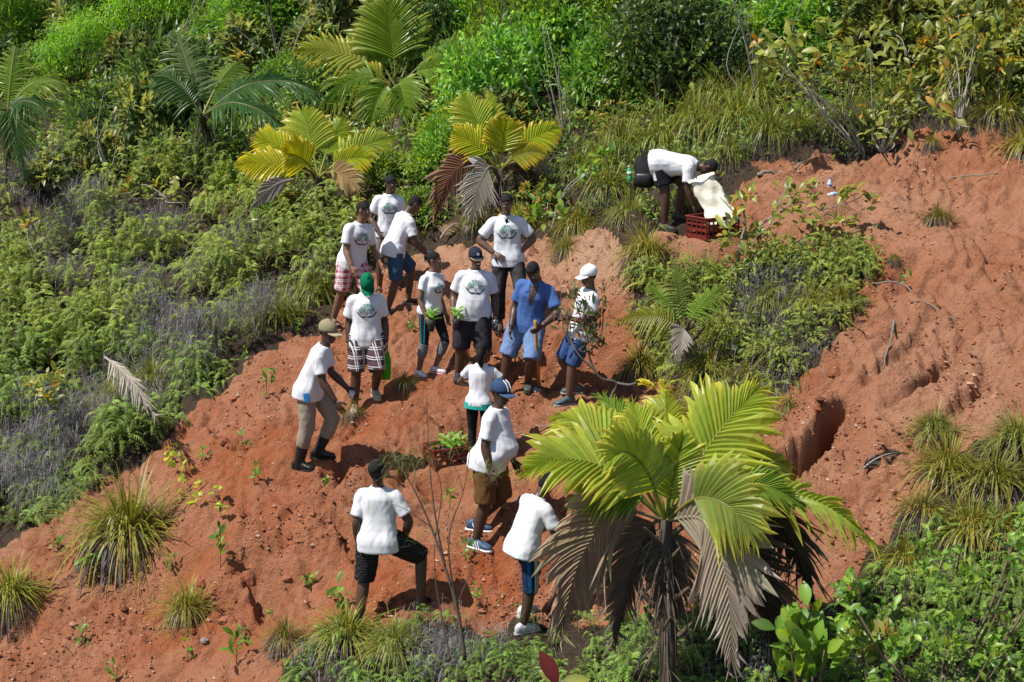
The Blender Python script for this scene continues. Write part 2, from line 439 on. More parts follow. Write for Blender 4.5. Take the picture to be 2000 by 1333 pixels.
YW = lambda a: math.radians(a + 180)
HANG = (0.06, 0.04, -0.52)
SK1, SK2, SK3, SK4 = (0.066, 0.034, 0.021), (0.095, 0.049, 0.031), (0.125, 0.066, 0.043), (0.18, 0.098, 0.062)
WHITE = (0.64, 0.65, 0.69)
PEOPLE = [
 dict(id=1, head_x=765, px=(756, 566), head_px=343, yaw=10, head=(-30, 12, 0), skin=SK2, hR=(0.03, 0.16, -0.44), hL=(0.02, 0.16, -0.45), epR=(0.9, -0.7, 0), shoes='sandal', shoecol=(0.03, 0.025, 0.025),
      pants=dict(col=(0.16, 0.13, 0.11), len=0.95), hair='afro', emblem=1, label='standing man in white tree-print shirt and grey shorts, tallest at the back beside the ferns', fR=(0.11, 0), fL=(-0.12, 0.03)),
 dict(id=2, head_x=712, px=(672, 632), head_px=394, yaw=38, head=(-30, 10, 0), skin=SK4, hR=(0.08, 0.16, -0.49), hL=(0.05, 0.2, -0.45), shoes='sandal', shoecol=(0.02, 0.02, 0.022),
      pants=dict(col=(0.62, 0.42, 0.44), len=0.97, plaid='pink', loose=1.1), hair='short', emblem=1, pitch=6, lean=0, label='man in white shirt and pink checked shorts standing at the left edge of the group', fR=(0.10, -0.1), fL=(-0.10, 0.18)),
 dict(id=3, head_x=820, px=(775, 606), head_px=385, yaw=112, head=(5, 38, 0), skin=SK2, hR=(0.05, 0.22, -0.47), hL=(0.02, 0.25, -0.42), shoes='sandal', shoecol=(0.05, 0.04, 0.035),
      pants=dict(col=(0.035, 0.085, 0.165), len=1.0, loose=1.08), hair='short', pitch=24, twist=-12, hipfrac=0.5, pel=(0, -0.06), label='man in white shirt and teal blue shorts leaning forward with a small bottle', fR=(0.09, -0.16), fL=(-0.09, 0.2)),
 dict(id=4, head_x=718, px=(714, 794), head_px=543, yaw=8, head=(-4, 42, 0), skin=SK1, hR=(0.07, 0.03, -0.52), hL=(0.07, 0.06, -0.51), shoes='shoe', shoecol=(0.36, 0.31, 0.24), sole=(0.4, 0.36, 0.3),
      pants=dict(col=(0.055, 0.045, 0.055), len=1.0, plaid='black', loose=1.15), hair='short', cap=dict(col=(0.0, 0.125, 0.055), brim=(0.0, 0.13, 0.06), edge=(0.6, 0.6, 0.55)), emblem=1, lean=3, label='man in green cap, white shirt and black plaid shorts with head bowed', fR=(0.13, 0.05), fL=(-0.12, -0.13), kpL=(-0.1, 1, 0)),
 dict(id=5, head_x=643, px=(600, 908), head_px=627, yaw=78, head=(12, 8, 0), skin=SK1, hR=(0.06, 0.2, -0.49), hL=(0.04, 0.24, -0.45), shoes='boot', shoecol=(0.012, 0.012, 0.013), sole=(0.02, 0.02, 0.02),
      pants=dict(col=(0.27, 0.22, 0.175), len=1.55, loose=0.95), hair='short', cap=dict(col=(0.25, 0.215, 0.13), brim=(0.36, 0.31, 0.2)), pitch=20, hipfrac=0.3, pel=(0, -0.02), twist=-8, label='man in khaki cap, white shirt, beige trousers and black rubber boots', fR=(0.09, -0.06), fL=(-0.10, 0.10)),
 dict(id=6, head_x=848, px=(832, 732), head_px=491, yaw=48, head=(-28, 4, 6), skin=SK4, hR=(0.05, 0.08, -0.51), hL=(0.02, 0.1, -0.5), shoes='shoe', shoecol=(0.6, 0.52, 0.52), sole=(0.62, 0.3, 0.3), woman=1,
      pants=dict(col=(0.018, 0.018, 0.024), len=1.2, tight=1, panel=(0.0, 0.26, 0.30), calf=(0.16, 0.17, 0.19)), hair='bun', emblem=0.8, label='woman in white shirt and black leggings with turquoise side panel holding a seedling', fR=(0.075, -0.06), fL=(-0.08, 0.1)),
 dict(id=7, head_x=928, px=(918, 742), head_px=484, yaw=6, head=(-16, 2, 4), skin=SK2, hR=(0.12, 0.1, -0.47), hL=(0.09, 0.06, -0.50), shoes='shoe', shoecol=(0.02, 0.02, 0.022), sole=(0.03, 0.03, 0.03), wide=1.16,
      pants=dict(col=(0.03, 0.027, 0.032), len=1.12, loose=1.2), hair='short', cap=dict(col=(0.018, 0.024, 0.04), brim=(0.018, 0.024, 0.04), edge=(0.45, 0.33, 0.2), mark=(0.5, 0.5, 0.5), flat=1), emblem=1.05, smile=1, label='stocky smiling man in dark cap and white shirt holding a potted seedling', fR=(0.15, -0.02), fL=(-0.13, 0.06)),
 dict(id=8, head_x=990, px=(996, 640), head_px=379, yaw=2, head=(-4, 20, 0), skin=SK3, hR=(0.0, 0.10, -0.37), hL=(0.0, 0.06, -0.39), epR=(1, -0.35, 0.1), epL=(1, -0.35, 0.1), shoes='shoe', shoecol=(0.06, 0.05, 0.05),
      pants=dict(col=(0.035, 0.033, 0.036), len=1.85, loose=0.95, fade=(0.10, 0.10, 0.105)), hair='short', emblem=1.05, label='man with both hands on his hips in white shirt and dark faded jeans', fR=(0.13, 0.02), fL=(-0.13, 0)),
 dict(id=9, head_x=1035, px=(1020, 766), head_px=513, yaw=-12, head=(16, 42, 0), skin=SK1, hR=(0.10, 0.16, -0.48), hL=(-0.02, 0.26, -0.36), epL=(1, -0.5, -0.2), shoes='shoe', shoecol=(0.05, 0.055, 0.045), sole=(0.05, 0.045, 0.04),
      pants=dict(col=(0.14, 0.22, 0.40), len=1.0, loose=1.15), shirt=(0.06, 0.125, 0.33), hair='short', openshirt=1, pitch=10, wide=1.02, label='man in open blue shirt and pale blue shorts leaning on a hoe', fR=(0.22, 0.10), fL=(-0.06, -0.04), kpR=(0.7, 1, 0)),
 dict(id=10, head_x=1148, px=(1130, 776), head_px=519, yaw=-72, head=(-5, 6, 0), skin=SK3, hR=(-0.02, 0.3, -0.28), hL=(-0.04, 0.27, -0.24), shoes='shoe', shoecol=(0.06, 0.09, 0.10), sole=(0.3, 0.3, 0.28),
      pants=dict(col=(0.035, 0.07, 0.185), len=1.0, loose=1.05), hair='short', cap=dict(col=(0.82, 0.83, 0.86), brim=(0.82, 0.83, 0.86)), sleevecol=1, label='person in white cap and white shirt in profile behind the gnarled sapling', fR=(0.08, 0.0), fL=(-0.08, 0.16)),
 dict(id=11, head_x=940, px=(930, 922), head_px=668, yaw=168, head=(-6, 4, 0), skin=SK3, hR=(-0.02, 0.22, -0.26), hL=(-0.04, 0.2, -0.28), epR=(1, -0.2, -0.3), epL=(1, -0.2, -0.3), shoes='shoe', shoecol=(0.35, 0.33, 0.33), sole=(0.5, 0.2, 0.2), woman=1,
      pants=dict(col=(0.012, 0.012, 0.014), len=1.5, tight=1, waist=(0.02, 0.36, 0.33)), hair='ponytail', label='woman with dark ponytail seen from behind in white shirt and black leggings', fR=(0.07, 0.02), fL=(-0.08, 0.08)),
 dict(id=12, head_x=980, px=(928, 1056), head_px=739, yaw=66, head=(12, 6, 0), skin=SK1, hR=(0.10, 0.06, -0.52), hL=(0.04, 0.1, -0.5), shoes='sneaker', shoecol=(0.045, 0.08, 0.15), sole=(0.7, 0.7, 0.7), belly=1, wide=1.06,
      pants=dict(col=(0.12, 0.06, 0.022), len=1.02, loose=1.12), hair='short', cap=dict(col=(0.03, 0.055, 0.12), brim=(0.05, 0.08, 0.15), stripe=(0.7, 0.7, 0.7)), pitch=-4, label='man in navy cap and brown shorts with big belly and green towel on his shoulder', fR=(0.11, 0.06), fL=(-0.12, -0.06)),
 dict(id=13, head_x=733, px=(742, 1216), head_px=898, yaw=172, head=(14, -14, 0), skin=SK1, hL=(0.05, 0.0, -0.52), hR=(0.08, 0.1, -0.46), epR=(0.9, -0.6, 0), shoes='sandal', shoecol=(0.02, 0.02, 0.02),
      pants=dict(col=(0.013, 0.013, 0.014), len=1.02, loose=1.12, dots=1), hair='short', pitch=4, label='man with back turned in white shirt and black dotted shorts, one leg up the slope', fL=(-0.2, -0.06), fR=(0.38, 0.16), pel=(-0.08, -0.02), kpR=(0.9, 1, 0)),
 dict(id=14, head_x=1078, px=(1018, 1226), head_px=922, yaw=128, head=(10, 30, 0), skin=SK1, hR=(0.04, 0.33, -0.30), hL=(0.0, 0.3, -0.33), epR=(0.4, -0.8, -0.6), shoes='shoe', shoecol=(0.55, 0.55, 0.58), sole=(0.5, 0.5, 0.5),
      pants=dict(col=(0.012, 0.03, 0.075), len=1.15, loose=0.92, stripes=1, panel=(0.015, 0.085, 0.19)), hair='short', pitch=22, pel=(0, -0.05), label='man in white shirt and navy striped shorts partly hidden by the big palm', fR=(0.08, -0.04), fL=(-0.10, 0.12)),
 dict(id=15, px=(1308, 442), head_px=286, yaw=72, head=(5, 78, 0), skin=SK1, hR=(0.0, 0.08, -0.53), hL=(-0.02, 0.16, -0.50), shoes='shoe', shoecol=(0.04, 0.035, 0.03),
      pants=dict(col=(0.014, 0.015, 0.022), len=0.72, loose=1.1, sidew=1), hair='short', pitch=99, hipfrac=0.8, pel=(0, -0.14), bend=1, k=1.0, wide=1.14, belly=.5, label='man bent double over the red crate in white shirt and black shorts', fR=(0.12, -0.06), fL=(-0.12, 0.08)),
]
for q in PEOPLE:
    b = hit(*q['px']); b[2] = float(macro(np.array([b[0]]), np.array([b[1]]))[0]); rz = YW(q['yaw'])
    k = q.get('k', 0.98)
    for _ in range(7 if 'k' not in q else 0):
        J = solve(q, k, b, rz); t = J['top']
        w = np.array([b[0] + math.cos(rz) * t[0] - math.sin(rz) * t[1], b[1] + math.sin(rz) * t[0] + math.cos(rz) * t[1], b[2] + t[2]])
        qx, py, dq = proj(w)
        q['tilt_'] = q.get('tilt_', 0.0) + (q['head_x'] - qx) / FPX * dq * 0.9
        k = float(np.clip(k * (q['px'][1] - q['head_px']) / (q['px'][1] - py), 0.86, 1.09))
    q['k_'], q['J'], q['base'], q['rz'] = k, solve(q, k, b, rz), b, rz
    print('person', q['id'], 'k', round(k, 3), 'tilt', round(q.get('tilt_', 0), 2), 'D', round(float(proj(b)[2]), 2))
    for nm in 'RL':
        f = q['J']['feet'][nm]
        wx = b[0] + math.cos(rz) * f[0] - math.sin(rz) * (f[1] + 0.05); wy = b[1] + math.sin(rz) * f[0] + math.cos(rz) * (f[1] + 0.05)
        FEET.append((wx, wy, b[2] + f[2], 0.26))
CRATES = [(hit(1392, 462), 38, 'dark red plastic crate full of seedlings in front of the bent man'), (hit(876, 902), 27, 'dark red plastic crate half hidden behind bare twigs on the slope')]
for c, a, l in CRATES:
    c[2] = float(macro(c[:1], c[1:2])[0]) + (-0.01 if a > 30 else -.03)
    FEET.append((c[0], c[1], c[2] + (0.02 if a > 30 else .03), 0.6 if a > 30 else 0.48))

# ------------------------------------------------------------------ the hillside
def graded(lo, hi, a, b, fine):
    mid = np.arange(a, b, fine); out, s, p = [], fine, b
    while p < hi: out.append(p); s = min(s * 1.13, 1.2); p += s
    out.append(hi); s, p, left = fine, a, []
    while p > lo: left.append(p); s = min(s * 1.13, 1.2); p -= s
    left = left[1:][::-1]; left.insert(0, lo)
    return np.r_[left, mid, out]
gx = graded(-45, 45, -6.5, 7.2, 0.036); gy = graded(5, 100, 12.8, 24.2, 0.036)
X, Y = np.meshgrid(gx, gy)
Z = height(X.ravel(), Y.ravel()).reshape(X.shape)
nx, ny = len(gx), len(gy)
V = np.stack([X.ravel(), Y.ravel(), Z.ravel()], -1)
i, j = np.meshgrid(np.arange(ny - 1), np.arange(nx - 1), indexing='ij')
a = (i * nx + j).ravel()
F = np.c_[a, a + 1, a + nx + 1, a + nx]
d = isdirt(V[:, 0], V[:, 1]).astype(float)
# own colours of the soil: redness follows where it was freshly dug, dustiness where it was trodden
ppx, ppy, _ = proj(V)
def blob(cx, cy, rx, ry): return np.exp(-((ppx - cx) / rx) ** 2 - ((ppy - cy) / ry) ** 2)
red = 0.75 * blob(480, 880, 170, 150) + 0.9 * blob(960, 1130, 200, 60) + 0.7 * blob(620, 1080, 180, 120) + 0.5 * blob(650, 640, 120, 60) + 0.5 * blob(1820, 560, 130, 60) + 0.5 * blob(300, 1230, 300, 90) + 0.25 * blob(760, 780, 150, 80) + 0.5 * blob(1010, 700, 60, 60)
dust = 0.9 * blob(1180, 500, 140, 80) + 0.8 * blob(900, 500, 120, 50) + 0.4 * blob(1650, 430, 200, 70) + 0.5 * blob(260, 990, 120, 60) + 0.4 * blob(520, 760, 110, 60) + 0.3 * blob(1800, 760, 260, 230) + .4 * blob(1150, 860, 120, 60)
red = np.clip(red + 0.9 * (fbm(V[:, 0] * 1.1, V[:, 1] * 1.1, 71, 4) - 0.5), 0, 1); dust = np.clip(dust + 0.7 * (fbm(V[:, 0] * 0.9, V[:, 1] * 0.9, 81, 4) - 0.45), 0, 1)
mb = MB(); mb.add(V, F, np.stack([d, red, dust], -1))
m, nt, b = newmat('red_laterite_soil')
N = nt.nodes.new; L = nt.links.new
at_ = N('ShaderNodeAttribute'); at_.attribute_name = 'Col'
sx = N('ShaderNodeSeparateColor'); L(at_.outputs['Color'], sx.inputs[0])
tc = N('ShaderNodeTexCoord')
def noise_(scale, det=6, rough=0.6):
    n = N('ShaderNodeTexNoise'); n.inputs['Scale'].default_value = scale; n.inputs['Detail'].default_value = det; n.inputs['Roughness'].default_value = rough
    L(tc.outputs['Object'], n.inputs['Vector']); return n.outputs['Fac']
def mixc(f, a, b_):
    n = N('ShaderNodeMix'); n.data_type = 'RGBA'
    for sock, v in ((n.inputs[0], f), (n.inputs[6], a), (n.inputs[7], b_)):
        if hasattr(v, 'links'): L(v, sock)
        else: sock.default_value = v if isinstance(v, float) else (*v, 1)
    return n.outputs[2]
def mth(op, a, b_=0.0, clamp=True):
    n = N('ShaderNodeMath'); n.operation = op; n.use_clamp = clamp
    for sock, v in ((n.inputs[0], a), (n.inputs[1], b_)):
        if hasattr(v, 'links'): L(v, sock)
        else: sock.default_value = v
    return n.outputs[0]
def ramp(f, p0, p1):
    n = N('ShaderNodeMapRange'); n.inputs['From Min'].default_value = p0; n.inputs['From Max'].default_value = p1; L(f, n.inputs['Value']); return n.outputs[0]
c = mixc(ramp(noise_(1.7), 0.35, 0.65), (0.27, 0.10, 0.046), (0.355, 0.165, 0.092))
c = mixc(mth('MULTIPLY', sx.outputs[1], ramp(noise_(3.1), 0.25, 0.6)), c, (0.31, 0.075, 0.022))
c = mixc(mth('MULTIPLY', sx.outputs[2], 0.85), c, (0.44, 0.275, 0.18))
c = mixc(mth('MULTIPLY', ramp(noise_(7.0, 8), 0.55, 0.72), 0.6), c, (0.16, 0.045, 0.02))
c = mixc(mth('MULTIPLY', ramp(noise_(38.0, 6), 0.52, 0.75), 0.6), c, (0.13, 0.045, 0.025))
c = mixc(mth('MULTIPLY', ramp(noise_(90.0, 3), 0.60, 0.72), 0.6), c, (0.46, 0.31, 0.215))
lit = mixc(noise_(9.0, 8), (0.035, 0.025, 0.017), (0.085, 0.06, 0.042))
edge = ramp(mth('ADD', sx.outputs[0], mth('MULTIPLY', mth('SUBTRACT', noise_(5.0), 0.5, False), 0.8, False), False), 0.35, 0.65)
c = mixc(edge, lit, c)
L(c, b.inputs['Base Color']); b.inputs['Roughness'].default_value = 0.95; b.inputs['Specular IOR Level'].default_value = 0.12
bp = N('ShaderNodeBump'); bp.inputs['Strength'].default_value = 1.0; bp.inputs['Distance'].default_value = 0.055
hsum = mth('ADD', mth('MULTIPLY', noise_(22.0, 8, 0.65), 1.0, False), mth('MULTIPLY', noise_(95.0, 4), 0.35, False), False)
L(hsum, bp.inputs['Height']); L(bp.outputs['Normal'], b.inputs['Normal'])
M_SOIL = m
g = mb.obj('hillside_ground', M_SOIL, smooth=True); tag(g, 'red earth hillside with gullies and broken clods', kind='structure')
del X, Y, Z, V, F

# ------------------------------------------------------------------ people
def remesh(mb, name, vox, sm=4, m=None):
    me = mb.mesh('tmp', [])
    o = link('tmp', me)
    r = o.modifiers.new('r', 'REMESH'); r.mode = 'VOXEL'; r.voxel_size = vox
    s = o.modifiers.new('s', 'SMOOTH'); s.factor = 0.5; s.iterations = sm
    dg = bpy.context.evaluated_depsgraph_get()
    out = bpy.data.meshes.new_from_object(o.evaluated_get(dg)); out.name = name
    bpy.data.objects.remove(o); bpy.data.meshes.remove(me)
    out.materials.clear()
    out.polygons.foreach_set('use_smooth', np.ones(len(out.polygons), bool))
    if m:
        for q in (m if isinstance(m, list) else [m]): out.materials.append(q)
    return out
def verts(me):
    v = np.empty(len(me.vertices) * 3, np.float32); me.vertices.foreach_get('co', v); v = v.reshape(-1, 3).astype(float)
    n = np.empty(len(me.vertices) * 3, np.float32); me.vertices.foreach_get('normal', n)
    return v, n.reshape(-1, 3).astype(float)
def setverts(me, v): me.vertices.foreach_set('co', v.astype(np.float32).ravel()); me.update()
SKIN = {}
def skinmat(c):
    if c not in SKIN: SKIN[c] = mat('skin', c, 0.45, 0.45, 0.08, 25)
    return SKIN[c]
M_HAIR = mat('black_hair', (0.012, 0.010, 0.010), 0.75, 0.25, 0.3, 60, 0.9, 140)
M_EYEW, M_EYEB, M_LIP, M_TEETH = mat('eye_white', (0.6, 0.58, 0.55), .3), mat('eye_dark', (0.01, 0.008, 0.008), .2), mat('lips', (0.13, 0.055, 0.045), .45), mat('teeth', (0.75, 0.73, 0.68), .3)
def cloth(name, col, bump=0.5, sheen=0.0):
    return mat(name, col, 0.85, 0.15, 0.03, 6, bump, 45, 0, sheen)
M_SHIRT = mat('white_cotton', WHITE, 0.9, 0.1, 0.05, 3.5, 0.12, 160)
M_PRINT = leafmat('ink_print', 0.8, 0.1, 0.0, 0.0)
def grid_mat(name, base, kind):
    m, nt, b = newmat(name); N = nt.nodes.new; L = nt.links.new
    b.inputs['Roughness'].default_value = 0.9; b.inputs['Specular IOR Level'].default_value = 0.12
    tc = N('ShaderNodeTexCoord'); sp = N('ShaderNodeSeparateXYZ'); L(tc.outputs['Object'], sp.inputs[0])
    def M(op, a, b_=0.0):
        n = N('ShaderNodeMath'); n.operation = op
        for s, v in ((n.inputs[0], a), (n.inputs[1], b_)):
            if hasattr(v, 'links'): L(v, s)
            else: s.default_value = v
        return n.outputs[0]
    def band(co, period, lo, hi, off=0.0):
        f = M('FRACT', M('ADD', M('DIVIDE', co, period), 10.0 + off))
        return M('MULTIPLY', M('GREATER_THAN', f, lo), M('LESS_THAN', f, hi))
    def mix(f, a, c):
        n = N('ShaderNodeMix'); n.data_type = 'RGBA'; L(f, n.inputs[0])
        for s, v in ((n.inputs[6], a), (n.inputs[7], c)):
            if hasattr(v, 'links'): L(v, s)
            else: s.default_value = (*v, 1)
        return n.outputs[2]
    h = M('ADD', sp.outputs[0], M('MULTIPLY', sp.outputs[1], 0.6)); z = sp.outputs[2]
    if kind == 'black':
        c = mix(M('MAXIMUM', band(h, 0.12, .0, .35), band(z, .12, .0, .35)), (0.02, 0.017, 0.022), (0.085, 0.05, 0.06))
        ln = M('MAXIMUM', M('MAXIMUM', band(h, 0.12, .55, .65), band(h, .12, .78, .88)), M('MAXIMUM', band(z, .12, .55, .65), band(z, .12, .78, .88)))
        c = mix(ln, c, (0.55, 0.52, 0.53))
    elif kind == 'pink':
        a, d = band(h, 0.085, .0, .5), band(z, 0.085, .0, .5)
        c = mix(M('MULTIPLY', M('ADD', a, d), 0.5), (0.76, 0.66, 0.67), (0.34, 0.05, 0.08))
        c = mix(M('MULTIPLY', M('MAXIMUM', band(h, 0.085, .7, .8), band(z, .085, .7, .8)), .6), c, (0.25, 0.08, 0.12))
    elif kind == 'dots':
        c = mix(M('MULTIPLY', band(M('ADD', h, M('MULTIPLY', z, .5)), 0.032, .1, .4), band(z, 0.032, .1, .4)), base, (0.10, 0.10, 0.10))
    L(c, b.inputs['Base Color'])
    return m
def ring(c, X, Y, rx, ry, n=16, yo=0.0, sq=2.4):
    a = np.arange(n) * 2 * PI / n
    ca, sa = np.cos(a), np.sin(a)
    return c + Y * yo + np.outer(np.sign(ca) * np.abs(ca) ** (2 / sq) * rx, X) + np.outer(np.sign(sa) * np.abs(sa) ** (2 / sq) * ry, Y)
TORSO = [(-.13, .085, .085, 0), (-.09, .15, .11, -.01), (-.04, .172, .125, -.012), (0, .172, .122, -.01), (.08, .152, .103, 0), (.15, .148, .1, .005), (.24, .16, .108, .008), (.33, .165, .118, .01), (.39, .155, .108, .0), (.43, .128, .088, -.005), (.465, .092, .070, -.008), (.50, .062, .060, -.004), (.535, .054, .057, .008)]
HEADR = [(-.118, .020, .022, .055), (-.108, .038, .038, .045), (-.085, .052, .062, .022), (-.05, .062, .080, .008), (-.015, .068, .089, .001), (.02, .071, .094, -.003), (.05, .070, .094, -.007), (.08, .061, .082, -.010), (.103, .043, .058, -.011), (.118, .018, .026, -.011)]
def hand(mb, k, wr, d, side_n, curl, col, woman=False):
    """palm, four fingers of unequal length with two bends each, thumb leaving the side of the palm; side_n = palm normal"""
    d = unit(d); n = unit(side_n - d * np.dot(side_n, d)); w = np.cross(d, n)
    f = k * (0.88 if woman else 1.0)
    if np.dot(w, [0, 1, 0]) < 0: w = -w                   # the thumb side looks forward
    pal = [ring(wr + d * t * f, w, n, a * f, b_ * f, 10) for t, a, b_ in ((-.012, .026, .021), (.02, .034, .019), (.055, .041, .017), (.088, .040, .014), (.098, .034, .010))]
    mb.add(*skin(pal), col)
    for i, (o, ln) in enumerate(((.031, .074), (.0105, .083), (-.0105, .078), (-.031, .062))):
        p = wr + d * .088 * f + w * o * f; pts = [p - d * .015 * f, p]; dd = d + w * o * 1.2
        for s, cu in ((.42, .5), (.32, 1.0), (.26, 1.5)):
            q = unit(unit(dd) * math.cos(curl * cu) + n * math.sin(curl * cu)); pts.append(pts[-1] + q * ln * s * f)
        mb.add(*tube(pts, np.array([.0088, .0092, .0085, .0078, .0055]) * f, 6), col)
    p = wr + d * .02 * f + w * .028 * f
    t1 = unit(d * .75 + w * .75 + n * .35)
    mb.add(*tube([p - t1 * .012 * f, p + t1 * .032 * f, p + t1 * .055 * f + d * .008 * f + n * .006 * f, p + t1 * .068 * f + d * .026 * f + n * .014 * f], np.array([.013, .0125, .0105, .0075]) * f, 6), col)
    return wr + d * .08 * f + n * .02 * f, w, n
PROPS = {}
def person(q):
    k, J, base = q['k_'], q['J'], q['base']
    wf = q.get('wide', 0.94 if q.get('woman') else 1.0); wo = bool(q.get('woman'))
    t = thing('person', q['label'], 'person', base, q['rz'], 'volunteers planting on the red slope')
    P = J['sp']; bel = q.get('belly', 0.35 if wf > 1.1 else 0)
    sk = q['skin']; body = MB()
    def torso(extra, lo, hi, ry_add=0, flare=0.0, rows=None, slim=.92, hem=False):
        rs = []
        for s, rx, ry, yo in TORSO:
            if s < lo or s > hi: continue
            c, X, Y, d = P(s)
            if hem and s < -.02: rx, ry, yo = .178, .130, -.010
            b_ = bel * 0.075 * math.exp(-((s - .13) / .13) ** 2)
            ch = 0.028 * math.exp(-((s - .30) / .06) ** 2) if wo else 0
            wd = wf * (0.9 if wo and .02 < s < .22 else 1.0)
            e = extra + flare * float(sstep(-.30, .04, np.array(-s)))
            rs.append(ring(c, X, Y, (rx * wd * slim + e) * k, (ry * (wf * .5 + .5) * .95 + e * 0.9 + b_ + ch) * k, 18, (yo + b_ * .9 + ch * .8) * k))
        return rs
    body.add(*skin(torso(0, -1, 1)))
    hc, hr, hf, hu = J['head']
    nb, nt_ = J['neck']
    body.add(*tube([nb - (nt_ - nb) * .5, nb, nt_, nt_ + (hc - nt_) * .6], np.array([.062, .055, .053, .05]) * k * (0.86 if wo else 1)))
    hs = 0.96 if wo else 1.0
    body.add(*skin([ring(hc + hu * z * k, hr, hf, a * k * hs, b_ * k * hs, 16, yo * k, 2.15) for z, a, b_, yo in HEADR]))
    # brow, nose, lips, ears
    body.add(*skin([ring(hc + (hu * z + hf * y) * k, hr, hf, a * k, b_ * k, 8) for z, y, a, b_ in ((.022, .086, .006, .006), (-.005, .094, .010, .010), (-.028, .097, .019, .014), (-.037, .092, .016, .010))]))
    body.add(*skin([ring(hc + (hu * z + hf * y) * k, hr, hf, a * k, b_ * k, 8) for z, y, a, b_ in ((-.052, .080, .018, .012), (-.062, .084, .026, .013), (-.075, .080, .022, .013), (-.085, .076, .012, .010))]))
    for s in (-1, 1):
        e = hc + (hr * .074 * s * hs - hf * .006) * k
        body.add(*skin([ring(e + hu * z * k, hf, hr, a * k, .009 * k, 8) for z, a in ((-.032, .006), (-.02, .013), (0, .018), (.02, .018), (.03, .009))]))
    wrists = {}
    for s, nm in ((1, 'R'), (-1, 'L')):
        sh, el, wr = J['arm' + nm]; af = (0.9 if wo else 1.14) * (wf * .5 + .5)
        pth = [sh + (J['sp'](.40)[0] - sh) * .35, sh, sh + (el - sh) * .35, sh + (el - sh) * .7, el, el + (wr - el) * .3, el + (wr - el) * .7, wr]
        body.add(*tube(spline(pth, 18), np.interp(np.linspace(0, 7, 18), range(8), np.array([.042, .048, .048, .044, .040, .043, .034, .027]) * k * af), 10))
        hp, kn, an = J['leg' + nm]
        pth = [hp + (P(0)[0] - hp) * .3, hp, hp + (kn - hp) * .4, hp + (kn - hp) * .8, kn, kn + (an - kn) * .3, kn + (an - kn) * .65, an, an - [0, 0, .05 * k]]
        lf = (0.95 if wo else 1.06) * (wf * .6 + .4)
        pp = spline(pth, 26)
        kneef = unit(np.cross(kn - hp, np.cross([0, 1, 0], kn - hp)) + 1e-6)
        body.add(*tube(pp, np.interp(np.linspace(0, 8, 26), range(9), np.array([.085, .092, .082, .064, .057, .058, .050, .037, .036]) * k * lf), 12))
        fd = unit(np.array([0.18 * s, 1, 0])); f0 = J['feet'][nm]
        q.setdefault('fd', {})[nm] = fd
        body.add(*skin([ring(f0 + fd * y * k + np.array([0, 0, z * k]), np.cross(fd, [0, 0, 1]), np.array([0, 0, 1.]), a * k, b_ * k, 10) for y, z, a, b_ in ((-.075, .03, .018, .018), (-.055, .035, .032, .032), (0, .045, .036, .042), (.06, .036, .040, .032), (.12, .024, .046, .02), (.165, .018, .042, .014), (.185, .014, .02, .008))]))
    me = remesh(body, 'person_body', 0.0135 * k, 3, [skinmat(sk), M_EYEW, M_EYEB, M_LIP, M_TEETH])
    # hands, eyes and lips join the same body mesh
    ex = MB()
    for s, nm in ((1, 'R'), (-1, 'L')):
        sh, el, wr = J['arm' + nm]
        d = unit(wr - el); nrm = np.array([-s, 0.15, -.1])
        if q['id'] == 8: d, nrm = unit(d * .6 + np.array([-s * .6, .5, -.2])), np.array([-s * .2, -.6, -.3])
        if q['id'] == 15: nrm = np.array([0, -1, .2])
        g, w_, n_ = hand(ex, k, wr, d, nrm, {9: .75, 4: .55, 7: .6, 6: .6, 3: .65, 10: .6, 12: .35}.get(q['id'], .42), sk, wo)
        wrists[nm] = (g, w_, n_, wr, d)
    for s in (-1, 1):
        e = hc + (hr * .031 * s + hf * .083 + hu * .006) * k
        ex.add(*skin([ring(e + hu * z * k, hr, hf, a * k, .008 * k, 8) for z, a in ((-.008, .004), (-.003, .013), (.004, .013), (.009, .004))]), mi=1)
        e = e + hf * .005 * k
        ex.add(*skin([ring(e + hu * z * k, hr, hf, a * k, .006 * k, 8) for z, a in ((-.006, .003), (0, .0065), (.006, .003))]), mi=2)
        br = [hc + (hr * s * x + hf * y + hu * z) * k for x, y, z in ((.014, .092, .026), (.032, .089, .031), (.05, .076, .026))]
        ex.add(*tube(br, np.array([.004, .005, .003]) * k, 5), mi=2)
    mth_ = [hc + (hr * x + hf * y + hu * z) * k for x, y, z in ((-.027, .084, -.064), (-.012, .094, -.067), (.012, .094, -.067), (.027, .084, -.064))]
    if q.get('smile'):
        ex.add(*tube(mth_, np.array([.004, .008, .008, .004]) * k, 6), mi=4)
    ex.add(*tube([p - hu * (.008 if q.get('smile') else .002) * k for p in mth_], np.array([.003, .006, .006, .003]) * k, 6), mi=3)
    e2 = ex.mesh('extra', [])
    import bmesh
    bm = bmesh.new(); bm.from_mesh(me); bm.from_mesh(e2); bm.to_mesh(me); bm.free(); bpy.data.meshes.remove(e2)
    me.polygons.foreach_set('use_smooth', np.ones(len(me.polygons), bool))
    link('body', me, t)
    # --- shirt
    sc = q.get('shirt', WHITE); slim = .90
    bd = MB(); ex_ = 0.016 if wo else 0.019
    top = 0.475
    rs = torso(ex_, -.10 if not wo else -.045, .47, flare=0.014 if wo else (0.040 if wf > 1.03 else 0.028), hem=not wo)
    c, X_, Y_, d_ = P(.497); rs.append(ring(c, X_, Y_, .078 * k * (0.9 if wo else wf), .076 * k, 18, -.004 * k, 2)); 
    c, X_, Y_, d_ = P(-.085 if not wo else -.07)
    lo = rs[0]; low = lo + (c - P(-.04)[0]) * 0.9
    bd.add(*skin([low] + rs))
